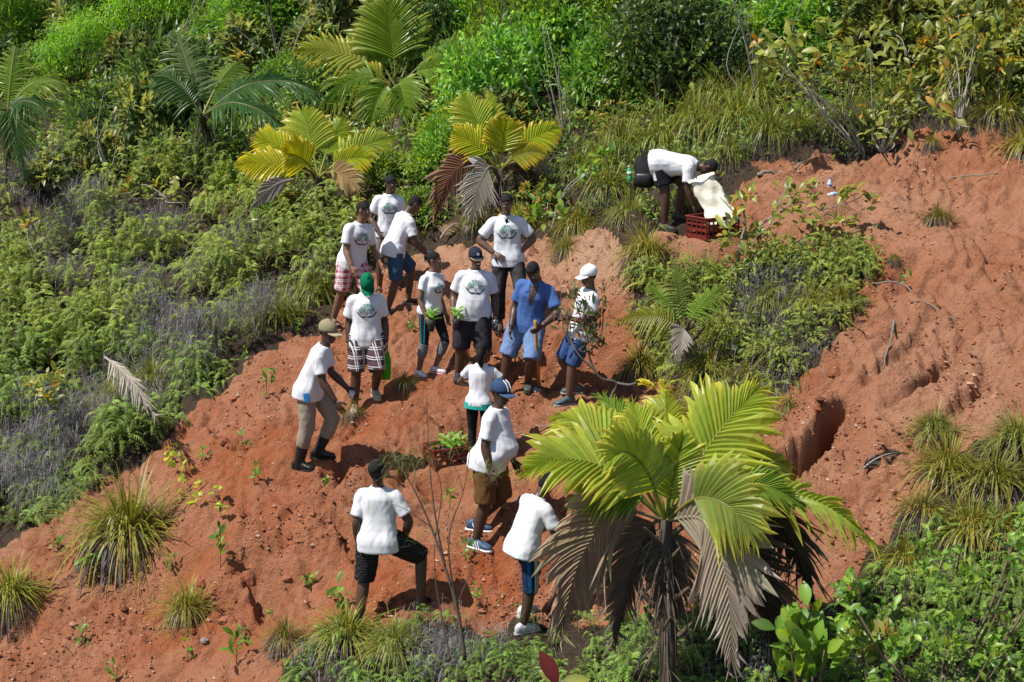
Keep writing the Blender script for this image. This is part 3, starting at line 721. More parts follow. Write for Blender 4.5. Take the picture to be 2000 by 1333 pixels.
    for s, nm in ((1, 'R'), (-1, 'L')):
        sh, el, wr = J['arm' + nm]
        into = sh + (P(.41)[0] - sh) * .55; e = sh + (el - sh) * (0.72 if not wo else .5)
        out = unit(np.array([s * 1.0, 0, 0]))
        pth = spline([into, sh + out * .004 * k, sh + (el - sh) * .3 + out * .008 * k, e + out * .010 * k], 10)
        bd.add(*tube(pth, np.interp(np.linspace(0, 3, 10), range(4), np.array([.060, .070, .068, .073]) * k * (0.84 if wo else wf * .6 + .4)), 12))
    sm = remesh(bd, 't_shirt', 0.0125 * k, 3)
    v, n = verts(sm)
    nz = lambda a, b_, c: mnoise.noise(Vector((a, b_, c)))
    amp = np.array([0.013 * (.35 - abs(nz(x * 8 + z * 3 + q['id'] * 3, y * 8, z * 2.2))) + 0.010 * (.3 - abs(nz(x * 13 - z * 7, y * 13 + q['id'], z * 4 + x * 4))) + 0.012 * nz(x * 4, y * 4 + q['id'] * 5, z * 3) for x, y, z in v])
    zr = (v[:, 2] - P(-.06)[0][2]) / max(P(.45)[0][2] - P(-.06)[0][2], 0.05)
    amp = amp * (0.6 + 0.7 * np.clip(1 - zr, 0, 1)) * np.clip(zr * 4 + 0.35, 0.25, 1)
    setverts(sm, v + n * amp[:, None] * k)
    ms = M_SHIRT if sc == WHITE else cloth('blue_cotton', sc, 0.5)
    sm.materials.append(ms)
    so = link('t_shirt' if sc == WHITE else 'shirt', sm, t)
    bvh = BVHTree.FromPolygons([Vector(x) for x in v + n * amp[:, None] * k], [tuple(p.vertices) for p in sm.polygons])
    def onto(s, u, w, lift=.004, back=False):
        c, X, Y, d = P(s); Yd = -Y if back else Y
        o = c + X * u * k + d * w * k + Yd * .6
        h = bvh.ray_cast(Vector(o), Vector(-Yd))
        return (np.array(h[0]) + Yd * lift) if h[0] is not None else c + Yd * .15
    if q.get('emblem'):
        e = MB(); R = .096 * q['emblem']; rr = np.random.default_rng(q['id'])
        def patch(u, w, a, b_, rot, col):
            ca, sa = math.cos(rot), math.sin(rot)
            pts = [(-1, 0), (-.3, -.8), (.5, -.7), (1, 0), (.5, .7), (-.3, .8)]
            e.add([onto(.29, u + (x * a * ca - y * b_ * sa), w + (x * a * sa + y * b_ * ca), .005) for x, y in pts], np.array([[0, 1, 2, 3], [0, 3, 4, 5]]), col)
        for i in range(110):                               # leafy crown
            an = rr.uniform(-.35, PI + .35); ra = R * math.sqrt(rr.uniform(.12, 1))
            patch(-ra * math.cos(an), .01 + ra * .92 * math.sin(an), .0105, .0065, rr.uniform(0, PI), [(0.20, .40, .34), (.32, .50, .45), (.15, .26, .26), (.12, .16, .18)][rr.integers(0, 4)])
        for sg in (-1, 1):                                 # cupped hands and branches
            for i in range(7):
                f = i / 6; patch(sg * (.022 + .085 * f) * q['emblem'], (-.056 + .05 * f * f - .008 * math.sin(f * PI)) * q['emblem'], .018, .013 * (1 - .4 * f), sg * (.15 + .5 * f), (.02, .03, .05))
            for i in range(5):
                f = i / 4; patch(sg * .042 * f * q['emblem'], (-.03 + .055 * f) * q['emblem'], .009, .003, sg * .9 if sg > 0 else PI - .9, (.015, .03, .04))
        for i in range(6): patch(0, (-.07 + .014 * i) * q['emblem'], .009, .0042, PI / 2, (.015, .025, .035))
        for i in range(5): patch((-.024 + .012 * i) * q['emblem'], -.098 * q['emblem'], .0048, .003, 0, (.22, .26, .30))
        e.obj('shirt_print', M_PRINT, so)
    if q.get('sleevecol'):
        for s, nm in ((1, 'R'), (-1, 'L')):
            e = MB(); sh, el, wr = J['arm' + nm]; dd = unit(el - sh)
            e.add(*tube([sh + (el - sh) * .55, sh + (el - sh) * .64], .086 * k, 14, False), (0.20, .42, .06))
            e.obj('sleeve_stripe', M_PRINT, so)
    if q.get('openshirt'):
        e = MB()
        c_ = []                                            # bare chest wedge, collar wings and button placket
        for i in range(7):
            f = i / 6; hw_ = .055 * (1 - f) + .006
            c_ += [onto(.47 - .24 * f, -hw_, 0, .004), onto(.47 - .24 * f, 0, 0, .004), onto(.47 - .24 * f, hw_, 0, .004)]
        e.add(c_, np.array([[3 * i + a, 3 * i + a + 1, 3 * i + a + 4, 3 * i + a + 3] for i in range(6) for a in (0, 1)]), sk)
        e.obj('bare_chest', skinmat(sk), so)
        e = MB()
        for sg in (-1, 1):
            pts = [onto(.485, sg * .05, 0, .010), onto(.40, sg * .050, 0, .011), onto(.37, sg * .085, 0, .010), onto(.43, sg * .095, 0, .009), onto(.475, sg * .075, 0, .007)]
            pts += [p - P(.4)[2] * .008 for p in pts]
            e = MB(); e.add(pts, [np.array([[0, 1, 2, 3], [5, 8, 7, 6]]), np.array([[0, 3, 4], [5, 9, 8]]), np.array([[i, (i + 1) % 5, 5 + (i + 1) % 5, 5 + i] for i in range(5)])])
            e.obj('collar', ms, so)
    # --- shorts, trousers or leggings
    pc = q['pants']; pm = MB(); lo_ = pc.get('loose', 1.0); tight = pc.get('tight')
    add = .006 if tight else .012 if wf < 1.03 else .004
    pm.add(*skin(torso(add, -1, .03)))
    for s, nm in ((1, 'R'), (-1, 'L')):
        hp, kn, an = J['leg' + nm]; ln = pc['len']
        lf = (0.95 if wo else 1.0) * (wf * .6 + .4)
        if tight: rad = [.094, .098, .088, .071, .063, .064, .055, .043]
        else: rad = [.10, .112 * lo_, .106 * lo_, .098 * lo_, .092 * lo_, .086 * lo_, .078 * lo_, .068 * lo_]
        pth = np.array([hp + (P(0)[0] - hp) * .35, hp, hp + (kn - hp) * .4, hp + (kn - hp) * .8, kn, kn + (an - kn) * .3, kn + (an - kn) * .65, an])
        u = np.array([-.3, 0, .4, .8, 1, 1.3, 1.65, 2.0]); tt = np.linspace(-.3, ln, 18)
        pp = np.stack([np.interp(tt, u, pth[:, a]) for a in range(3)], -1)
        pm.add(*tube(pp, np.interp(tt, u, np.array(rad)) * k * lf, 14))
    ps = remesh(pm, 'shorts', 0.0135 * k, 3)
    v, n = verts(ps)
    if not tight:
        amp = np.array([0.012 * mnoise.noise(Vector((x * 7, y * 7 + q['id'], z * 4))) + 0.007 * mnoise.noise(Vector((x * 18, y * 18, z * 14))) for x, y, z in v]); setverts(ps, v + n * amp[:, None] * k)
    if 'plaid' in pc: ps.materials.append(grid_mat('plaid_cotton', pc['col'], pc['plaid']))
    elif 'dots' in pc: ps.materials.append(grid_mat('dotted_cotton', pc['col'], 'dots'))
    elif 'fade' in pc: ps.materials.append(mat('faded_denim', pc['col'], 0.9, .1, .8, 5, .4, 60))
    else: ps.materials.append(cloth('trouser_cloth', pc['col'], 0.5, 0))
    po = link({True: 'leggings'}.get(bool(tight), 'trousers' if pc['len'] > 1.4 else 'shorts'), ps, t)
    pv, pn = verts(ps); pb = BVHTree.FromPolygons([Vector(x) for x in pv], [tuple(p.vertices) for p in ps.polygons])
    def strip(nm_, s, u0, u1, w0, w1, col, yoff=0.0, lift=.004):
        """a band of other cloth down the outer side of a leg"""
        hp, kn, an = J['leg' + nm_]; e = MB(); pts = []
        for i in range(11):
            f = u0 + (u1 - u0) * i / 10
            c = hp + (kn - hp) * f if f <= 1 else kn + (an - kn) * (f - 1)
            dd = unit(kn - hp if f <= 1 else an - kn); fw = unit(np.array([0, 1, 0]) - dd * dd[1])
            for w in (w0, w1):
                dr = unit(np.array([s, 0, 0]) + fw * w * 1.0); dr = unit(dr - dd * np.dot(dr, dd))
                h = pb.ray_cast(Vector(c + dr * .4), Vector(-dr))
                pts.append((np.array(h[0]) if h[0] is not None else c + dr * .1) + dr * lift)
        e.add(pts, np.array([[2 * i, 2 * i + 1, 2 * i + 3, 2 * i + 2] for i in range(10)]), col)
        return e
    if q['id'] == 6:
        strip('R', 1, -.1, 1.0, -.15, 1.0, pc['panel']).obj('side_panel', M_PRINT, po)
        for nm, s in (('R', 1), ('L', -1)):
            hp, kn, an = J['leg' + nm]; e = MB(); e.add(*tube([kn + (an - kn) * .02, kn + (an - kn) * .3, kn + (an - kn) * .48], np.array([.066, .067, .062]) * k, 12)); e.obj('legging_cuff', cloth('grey_cuff', pc['calf']), po)
    if pc.get('stripes'):
        for w in (-.12, .12, .36):
            strip('R', 1, .1, 1.1, w, w + .1, (.75, .76, .8)).obj('side_stripe', M_PRINT, po)
        strip('R', 1, .1, 1.1, -1.4, -.6, pc['panel']).obj('side_panel', M_PRINT, po)
    if pc.get('sidew'): strip('R', 1, -.1, .5, -.9, -.35, (.62, .63, .68)).obj('side_panel', M_PRINT, po)
    if pc.get('waist'):
        e = MB(); rs = []
        for s_ in (-.095, -.05, -.02):
            c, X_, Y_, d_ = P(s_); rs.append(ring(c, X_, Y_, .193 * k, .148 * k, 20, -.006 * k))
        e.add(*skin(rs)); e.obj('waistband', cloth('turquoise_cloth', pc['waist']), po)
    # --- hair and cap
    hb = MB()
    def shell(scale, zlo, shear, ztop=.118):
        rs = []
        Z_, A_, B_, O_ = ([r[c] for r in HEADR] for c in range(4)); an_ = np.arange(20) * 2 * PI / 20
        for i in range(9):
            z = zlo + (ztop * scale - zlo) * (1 - (1 - i / 8) ** 1.6)
            zz = z + shear * .9 * np.sin(an_) * (1 - i / 8)
            zq = np.clip(zz / scale, -.11, .1179)
            a = np.interp(zq, Z_, A_) * scale + .002; b_ = np.interp(zq, Z_, B_) * scale + .002; yo = np.interp(zq, Z_, O_)
            ca, sa = np.cos(an_), np.sin(an_); e_ = 2 / 2.1
            rs.append(hc + (np.outer(np.sign(ca) * np.abs(ca) ** e_ * a * hs, hr) + np.outer(np.sign(sa) * np.abs(sa) ** e_ * b_ * hs + yo, hf) + np.outer(zz, hu)) * k)
        return rs
    capd = q.get('cap')
    hb.add(*skin(shell((1.05 if q.get('cap') else 1.035) if q['hair'] != 'afro' else 1.09, -.012 if q.get('cap') else 0.0, .04 if q.get('cap') else .085)))
    if q['hair'] == 'bun': hb.add(*skin([ring(hc + (-hf * y + hu * .03) * k, hr, hu, a * k, a * k, 10) for y, a in ((.085, .02), (.10, .038), (.12, .04), (.135, .02))]))
    if q['hair'] == 'ponytail':
        hb.add(*tube(spline([hc + (-hf * .08 + hu * .03) * k, hc + (-hf * .135 + hu * .0) * k, hc + (-hf * .125 - hu * .10) * k, hc + (-hf * .10 - hu * .2 + hr * .02) * k], 9), np.array([.03, .042, .048, .05, .05, .046, .04, .03, .014]) * k, 9))
    hb.obj('hair', M_HAIR, t, True)
    if capd:
        cb = MB(); sc_ = 1.16; rs = shell(sc_, .012, .012, .122 if not capd.get('flat') else .112)
        cb.add(*skin(rs)); co = cb.obj('cap', cloth('cap_cloth', capd['col'], .2), t, True)
        bb = MB(); top_, bot = [], []
        for f, wd in ((.0, .080), (.35, .082), (.7, .070), (.9, .05), (1.0, .025)):
            for u in np.linspace(-1, 1, 9):
                y = .072 + .108 * f - (.035 * u * u) * (1 - f * .4)
                z = .022 - .020 * f - (.016 if not capd.get('flat') else .006) * u * u
                p = hc + (hr * u * wd + hf * y + hu * z) * k
                top_.append(p); bot.append(p - hu * .005 * k)
        n_ = len(top_); Fq = [[9 * r + c, 9 * r + c + 1, 9 * r + c + 10, 9 * r + c + 9] for r in range(4) for c in range(8)]
        bb.add(top_, np.array(Fq), capd['brim']); bb.add(bot, np.array([f[::-1] for f in Fq]), capd.get('edge', capd['brim']))
        bo = bb.obj('brim', M_PRINT, co, True)
        if capd.get('edge'):
            eb = MB(); idx = [9 * r for r in range(5)] + [36 + c for c in range(1, 9)] + [9 * r + 8 for r in range(3, -1, -1)]
            eb.add(*tube([top_[i] - hu * .002 * k for i in idx], .0042 * k, 5), capd['edge']); eb.obj('brim_edge', M_PRINT, co)
        nb_ = MB(); nb_.add(*skin([ring(hc + (hu * z - hf * .011) * k, hr, hf, a * k, a * k, 8) for z, a in ((.125, .009), (.139, .009), (.143, .005))]), capd['brim'] if not capd.get('edge') else capd['col']); nb_.obj('cap_button', M_PRINT, co)
        if capd.get('stripe'):
            for s in (-1, 1):
                e = MB(); e.add(*tube([hc + (hr * x + hf * y + hu * z) * k for x, y, z in ((s * .02, .103, .035), (s * .022, .095, .075), (s * .022, .07, .113), (s * .02, .03, .135))], .0065 * k, 5), capd['stripe']); e.obj('cap_stripe', M_PRINT, co)
        if capd.get('mark'):
            e = MB(); c = hc + (hf * .107 + hu * .055) * k; e.add(*skin([ring(c + hf * y * k, hr, hu, a * k, a * k, 10) for y, a in ((-.006, .018), (.002, .018), (.004, .012))]), capd['mark']); e.obj('cap_badge', M_PRINT, co)
    # --- shoes
    scol = q['shoecol']
    for s, nm in ((1, 'R'), (-1, 'L')):
        f0, fd = J['feet'][nm], q['fd'][nm]; lat = np.cross(fd, [0, 0, 1]); up = np.array([0, 0, 1.]); fk = k * (0.9 if wo else 1)
        sol = MB(); kind = q['shoes']
        oz = .0 if kind != 'sandal' else -.006
        prof = [(-.098, .026), (-.08, .038), (-.03, .040), (.05, .043), (.11, .052), (.165, .047), (.195, .028)]
        sol.add(*skin([ring(f0 + fd * y * fk + up * .010 * fk, lat, up, a * fk, .013 * fk, 8, 0, 4) for y, a in prof]), q.get('sole', scol))
        if kind == 'sandal':
            so_ = sol.obj('sandal', mat('rubber_sandal', scol, .7), t)
            st = MB()
            for y, h in ((.09, .045), (.12, .038)):
                st.add(*tube([f0 + fd * y * fk + lat * x * fk + up * z * fk for x, z in ((-.05, .012), (-.04, h), (0, h + .012), (.04, h), (.05, .012))], .007 * fk, 6), scol)
            st.obj('strap', M_PRINT, so_); continue
        ub = MB()
        hgt = .075 if kind != 'boot' else .10
        ub.add(*skin([ring(f0 + fd * y * fk + up * (.016 + h / 2) * fk, lat, up, a * fk, h * .56 * fk, 12, 0, 2.6) for y, a, h in ((-.09, .022, .05), (-.078, .036, .075), (-.04, .042, .10), (.0, .043, .105), (.05, .045, .085), (.105, .052, .062), (.155, .047, .05), (.188, .028, .035))]))
        hp, kn, an = J['leg' + nm]
        if kind == 'boot':
            ub.add(*tube([an - up * .06 * k, an, an + (kn - an) * .35, an + (kn - an) * .8, an + (kn - an) * .84], np.array([.052, .055, .066, .075, .073]) * k, 14))
        else:
            ub.add(*tube([an - up * .05 * k, an - up * .005 * k], np.array([.05, .049]) * k, 10))
        sm_ = remesh(ub, 'shoe', .010 * k, 2, mat('shoe_upper', scol, .55 if kind != 'boot' else .35, .4, .15, 40, .2))
        sh_o = link({'boot': 'boot', 'sneaker': 'sneaker'}.get(kind, 'shoe'), sm_, t)
        sol.obj('sole', M_PRINT, sh_o)
        if kind == 'sneaker':
            for i in range(3):
                for sd in (-1, 1):
                    e = MB(); y = -.005 + .03 * i; e.add(*tube([f0 + fd * (y + .02) * fk + lat * sd * .0485 * fk + up * .025 * fk, f0 + fd * y * fk + lat * sd * .0465 * fk + up * .065 * fk, f0 + fd * (y - .008) * fk + lat * sd * .038 * fk + up * .09 * fk], .0055 * fk, 5), (.75, .76, .78)); e.obj('shoe_stripe', M_PRINT, sh_o)
        if kind in ('shoe', 'sneaker') and q['id'] not in (7, 15):
            e = MB()
            for i in range(3): e.add(*tube([f0 + fd * (.05 + .025 * i) * fk + lat * x * fk + up * (.094 - .011 * i - abs(x) * .4) * fk for x in (-.022, 0, .022)], .0035 * fk, 5), (.6, .6, .6))
            e.obj('laces', M_PRINT, sh_o)
    rz = q['rz']; Rm = np.array([[math.cos(rz), -math.sin(rz), 0], [math.sin(rz), math.cos(rz), 0], [0, 0, 1]])
    PROPS[q['id']] = dict(W=lambda p: base + Rm @ np.asarray(p), R=Rm, hands=wrists, J=J, k=k, onto=onto, root=t)
    return t
for q in PEOPLE: person(q)

# ------------------------------------------------------------------ plants: generators
def basis(d, up=(0, 0, 1)):
    """for directions d: a side vector and a normal"""
    d = unit(d); u = np.broadcast_to(np.asarray(up, float), d.shape)
    s = np.cross(d, u); bad = np.linalg.norm(s, axis=-1) < 1e-3
    if bad.any(): s[bad] = [1, 0, 0]
    s = unit(s); return s, np.cross(s, d)
def jit(col, n, v=0.25, hue=0.12):
    c = np.tile(np.asarray(col, float), (n, 1)) * (1 + v * rng.normal(size=(n, 1)).clip(-1.6, 1.6))
    return (c * (1 + hue * rng.uniform(-1, 1, (n, 3)))).clip(0.002, 0.9)
def leaves(mb, pos, d, L, W, col, fold=0.25, bend=0.25, nrm=None, pinch=0.45):
    """folded pointed leaves, four triangles each"""
    n = len(pos)
    if n == 0: return
    d = unit(d); s, nm = basis(d)
    if nrm is not None:
        s = unit(np.cross(d, nrm)); nm = np.cross(s, d)
    L = np.broadcast_to(np.asarray(L, float), (n,))[:, None]; W = np.broadcast_to(np.asarray(W, float), (n,))[:, None]
    m = pos + d * L * pinch
    V = np.stack([pos, m - nm * W * 0.0, pos + d * L - nm * L * bend, m + s * W * .5 + nm * W * fold, m - s * W * .5 + nm * W * fold], 1)
    i = np.arange(n)[:, None] * 5
    F = np.concatenate([i + [0, 3, 1], i + [1, 3, 2], i + [0, 1, 4], i + [1, 2, 4]])
    c = np.repeat(col, 5, 0) if np.ndim(col) > 1 else col
    mb.add(V.reshape(-1, 3), F, c)
def blades(mb, pos, d, L, W, col0, col1, droop=0.6, seg=4, twist=None):
    """long arching strips"""
    n = len(pos); d = unit(d); s, nm = basis(d)
    L = np.broadcast_to(np.asarray(L, float), (n,))[:, None]; W = np.broadcast_to(np.asarray(W, float), (n,))[:, None]
    droop = np.broadcast_to(np.asarray(droop, float), (n,))[:, None]
    P, C = [], []
    for k in range(seg + 1):
        u = k / seg
        p = pos + d * L * (u - 0.25 * u * u * droop) + np.array([0, 0, -1.0]) * L * droop * u * u * .62
        w = W * (0.55 + 0.9 * u * (1 - u)) * (1 - u ** 3 * .92)
        P += [p + s * w * .5, p - s * w * .5]
        c = col0 * (1 - u) + col1 * u; C += [c, c]
    V = np.stack(P, 1); q = 2 * (seg + 1); i = np.arange(n)[:, None] * q
    F = np.concatenate([i + [2 * k, 2 * k + 1, 2 * k + 3, 2 * k + 2] for k in range(seg)])
    mb.add(V.reshape(-1, 3), F, np.stack(C, 1).reshape(-1, 3))
def cone_dirs(n, lo, hi):
    """directions with elevation between lo and hi degrees"""
    az = rng.uniform(0, 2 * PI, n); el = np.radians(rng.uniform(lo, hi, n))
    return np.stack([np.cos(az) * np.cos(el), np.sin(az) * np.cos(el), np.sin(el)], -1)

# --- ferns: arching fronds with leaflets
def ferns(mb, base, d, L, col, npin=9, droop=0.9, wid=0.2):
    n = len(base); d = unit(d); L = np.broadcast_to(L, (n,))[:, None]; dr = np.broadcast_to(droop, (n,))[:, None]
    s, nm = basis(d)
    cur = lambda u: base + d * L * (u - .25 * u * u * dr) + np.array([0, 0, -1.]) * L * dr * u * u * .75
    tang = lambda u: unit(d * (1 - .5 * u * dr) + np.array([0, 0, -1.]) * dr * 1.5 * u)
    for j in range(npin):
        u = 0.12 + 0.86 * j / (npin - 1)
        p, t = cur(u), tang(u); pl = L * wid * (1.05 - .75 * u)
        for sg in (-1, 1):
            q = unit(s * sg + t * .5 + np.array([0, 0, -1.]) * (.35 + .4 * rng.random((n, 1))))
            w = t * L * (.36 / npin)
            tip = p + q * pl
            V = np.stack([p - w, p + w, tip + w * .35], 1); i = np.arange(n)[:, None] * 3
            c = np.stack([col * .9, col * 1.1, col * 1.15], 1).reshape(-1, 3)
            mb.add(V.reshape(-1, 3), i + [0, 1, 2], c)
def fern_clump(mb, p, R, n, col, lift=0.5):
    """a mound of fronds that rise, arch over and hang"""
    dd = cone_dirs(n, 5, 65); top = np.array([0, 0, lift])
    pos = p + top * rng.uniform(.1, 1.0, (n, 1)) ** .7 + dd * [R * .45, R * .45, R * .1] * rng.random((n, 1))
    c = jit(col, n, .25, .1)
    ferns(mb, pos, dd, R * rng.uniform(.6, 1.15, n), c, 9, rng.uniform(.7, 1.25, n), .21)
def tangle(mb, p, R, n, col, w=0.010):
    """dead fern stalks, curled in every direction"""
    dd = unit(rng.normal(size=(n, 3)) * [1, 1, .75] + [0, 0, .25]); pos = p + rng.normal(size=(n, 3)) * [R * .4, R * .4, R * .22] + [0, 0, R * .45]
    c = jit(col, n, .45, .06); L = R * rng.uniform(.3, .8, n); ww = w * rng.uniform(.5, 1.2, n)
    blades(mb, pos, dd, L, ww, c * .9, c * 1.1, rng.uniform(.8, 2.6, n), 4)
    m = n // 2; q = pos[:m] + dd[:m] * L[:m, None] * rng.uniform(.3, .6, (m, 1)); d2 = unit(dd[:m] + rng.normal(size=(m, 3)) * .8)
    blades(mb, q, d2, L[:m] * .5, ww[:m] * .8, c[:m], c[:m] * 1.15, rng.uniform(.8, 2.5, m), 3)

# --- grass tussocks
def tussock_parts(seed, n=330, nd=340, green=(0.20, 0.225, 0.03), tip=(0.40, 0.31, 0.05)):
    global rng
    sv, rng = rng, np.random.default_rng(seed)
    a, b = MB(), MB()
    dd = cone_dirs(n, 12, 86); base = dd * [.2, .2, 0.02] * rng.uniform(.2, 1, (n, 1)) + [0, 0, .12]
    c = jit(green, n, .3, .12); dry = rng.random((n, 1)) < .2
    t = np.where(dry, jit((.36, .24, .06), n, .2), c * .5 + np.asarray(tip) * .6)
    blades(a, base, dd, rng.uniform(.26, .72, n) * (.75 + .5 * rng.random()), rng.uniform(.007, .013, n), c * .8, t, rng.uniform(.35, 1.7, n), 6)
    dd = cone_dirs(nd, -45, 18); base = dd * [.2, .2, 0.0] * rng.uniform(.4, 1, (nd, 1)) + [0, 0, .13] * rng.uniform(.3, 1.2, (nd, 1))
    c = jit((0.125, 0.108, 0.098), nd, .4, .06)
    blades(b, base, dd, rng.uniform(.25, .52, nd), rng.uniform(.005, .010, nd), c * .7, c, rng.uniform(1.2, 2.6, nd), 5)
    rng = sv
    return a.mesh('tussock_blades', M_GRASS), b.mesh('tussock_skirt', M_DEAD)
TUS = [tussock_parts(100 + i, *a) for i, a in enumerate([(430, 300), (560, 420), (450, 260, (.18, .235, .033)), (560, 150, (.18, .23, .04), (.32, .30, .07)), (240, 330, (.17, .17, .035))])]
LITE = [tussock_parts(130 + i, 460, 70, (.165, .225, .033), (.29, .28, .06)) for i in range(2)]
def tussock(px, py, wpx, kind, label, group='grass tussocks on the slope', squash=1.0, lite=False):
    p = hit(px, py) if not isinstance(px, np.ndarray) else px
    D = proj(p)[2]; s = wpx / FPX * D / 0.8
    t = thing('grass_tussock', label, 'grass tussock', p - [0, 0, .03 * s], rng.uniform(0, 6.28), group, s)
    t.scale = (s, s, s * squash)
    a, b = (LITE if lite else TUS)[kind % (2 if lite else 5)]
    link('blades', a, t); link('dead_skirt', b, t)['kind'] = 'stuff'
    return t

# --- palms with broad pleated fronds
def frond(mb, pts, Ls, n=34, fuse=0.6, wide=1.0, col=(0.17, 0.21, 0.025), tip=(0.3, 0.27, 0.03), pet=0.25, nh=(0, 0, 1), hang=0.15, vee=0.25, seed=0, rag=0.25, dry=0.0, ang=(62, 14), hollow=0.0):
    """blade of one frond along a spine; leaflets joined side by side up to `fuse`, then free. returns the spine"""
    r = np.random.default_rng(seed)
    sp = spline(pts, 40); T = unit(np.gradient(sp, axis=0)); nh = np.asarray(nh, float)
    nb = n + 1
    tb = pet + (1 - pet) * (np.arange(nb) / n) ** 0.92
    def S(t):
        x = np.clip(t, 0, 1) * 39; i = np.minimum(x.astype(int), 38); f = (x - i)[:, None]
        return sp[i] * (1 - f) + sp[i + 1] * f, unit(T[i] * (1 - f) + T[i + 1] * f)
    P, Tt = S(tb)
    q = (tb - pet) / (1 - pet)
    ln = Ls * (0.42 + 0.58 * np.sin(np.clip(q * 1.02 + .16, 0, 1) * PI) ** .8) * (1 - .42 * q)
    a = np.radians(ang[0] + (ang[1] - ang[0]) * q ** 1.1)
    us = np.array([0, .2, .42, .62, .8, 1.0])
    for sg in (-1, 1):
        B = unit(np.cross(Tt, np.broadcast_to(nh, Tt.shape))) * sg; Nn = unit(np.cross(B, Tt)) * sg
        E = []
        le = ln * (1 + rag * r.uniform(-1, .5, nb)); hg = hang * (1 + .5 * r.normal(size=nb))
        for u in us:
            p = P + (Tt * np.cos(a)[:, None] + B * np.sin(a)[:, None]) * (le * u * wide)[:, None] + Nn * (vee * le * (u - .7 * u * u))[:, None] + np.array([0, 0, -1.]) * (hg * le * u * u)[:, None]
            E.append(p)
        E = np.stack(E, 1)                                   # boundary, u, 3
        A, C = E[:-1], E[1:]; M = (A + C) / 2
        wid_ = np.linalg.norm(C - A, axis=-1, keepdims=True)
        Nm = Nn[:-1, None, :]
        tap = np.where(us <= fuse, 1.0, np.clip((1.0 - us) / (1 - fuse + 1e-6), 0.0, 1) ** .8)[None, :, None]
        if hollow: tap = tap * (1 - hollow) 
        nj = len(A); free = np.clip(us - fuse, 0, 1)[None, :, None]
        off = r.normal(size=(nj, 1, 3)) * (0.10 if fuse > .3 else .06) * Ls * free * (1 + 2 * dry) + np.array([0, 0, -1.]) * r.uniform(0, .25, (nj, 1, 1)) * Ls * free * (.5 + dry)
        A2 = M + (A - M) * tap + off; C2 = M + (C - M) * tap + off; M2 = M + off + Nm * np.minimum(wid_, .05) * .42 * tap
        V = np.stack([A2, M2, C2], 2).reshape(-1, 3)        # nj, u, 3
        nu = len(us); i = np.arange(nj)[:, None] * nu * 3
        F = np.concatenate([i + [3 * k + w, 3 * k + w + 1, 3 * k + w + 4, 3 * k + w + 3] for k in range(nu - 1) for w in (0, 1)])
        cj = jit(col, nj, .10, .06)[:, None, :]; tj = jit(tip, nj, .18, .08)[:, None, :]
        f = (np.clip((us - .45) / .55, 0, 1) ** 1.3)[None, :, None]
        c = cj * (1 - f) + tj * f
        c = np.repeat(c, 3, 1); 
        mb.add(V, F, c.reshape(-1, 3))
    return sp
GREENY = dict(col=(0.235, 0.295, 0.036), tip=(0.42, 0.39, 0.045), n=26, fuse=.66); YELL = dict(col=(0.34, 0.34, 0.02), tip=(0.52, 0.40, 0.025), n=22, fuse=.72); DRYB = dict(col=(0.255, 0.175, 0.105), tip=(0.34, 0.26, 0.17), dry=.5, vee=-.12, n=30); GREY = dict(col=(0.27, 0.24, 0.20), tip=(0.33, 0.30, 0.26), dry=.5, vee=-.12); DARK = dict(col=(0.055, 0.042, 0.03), tip=(0.10, 0.08, 0.055), dry=.6, vee=-.12); DGREEN = dict(col=(0.05, 0.115, 0.03), tip=(0.11, 0.18, 0.04)); MID = dict(col=(0.14, 0.225, 0.03), tip=(0.30, 0.33, 0.06))
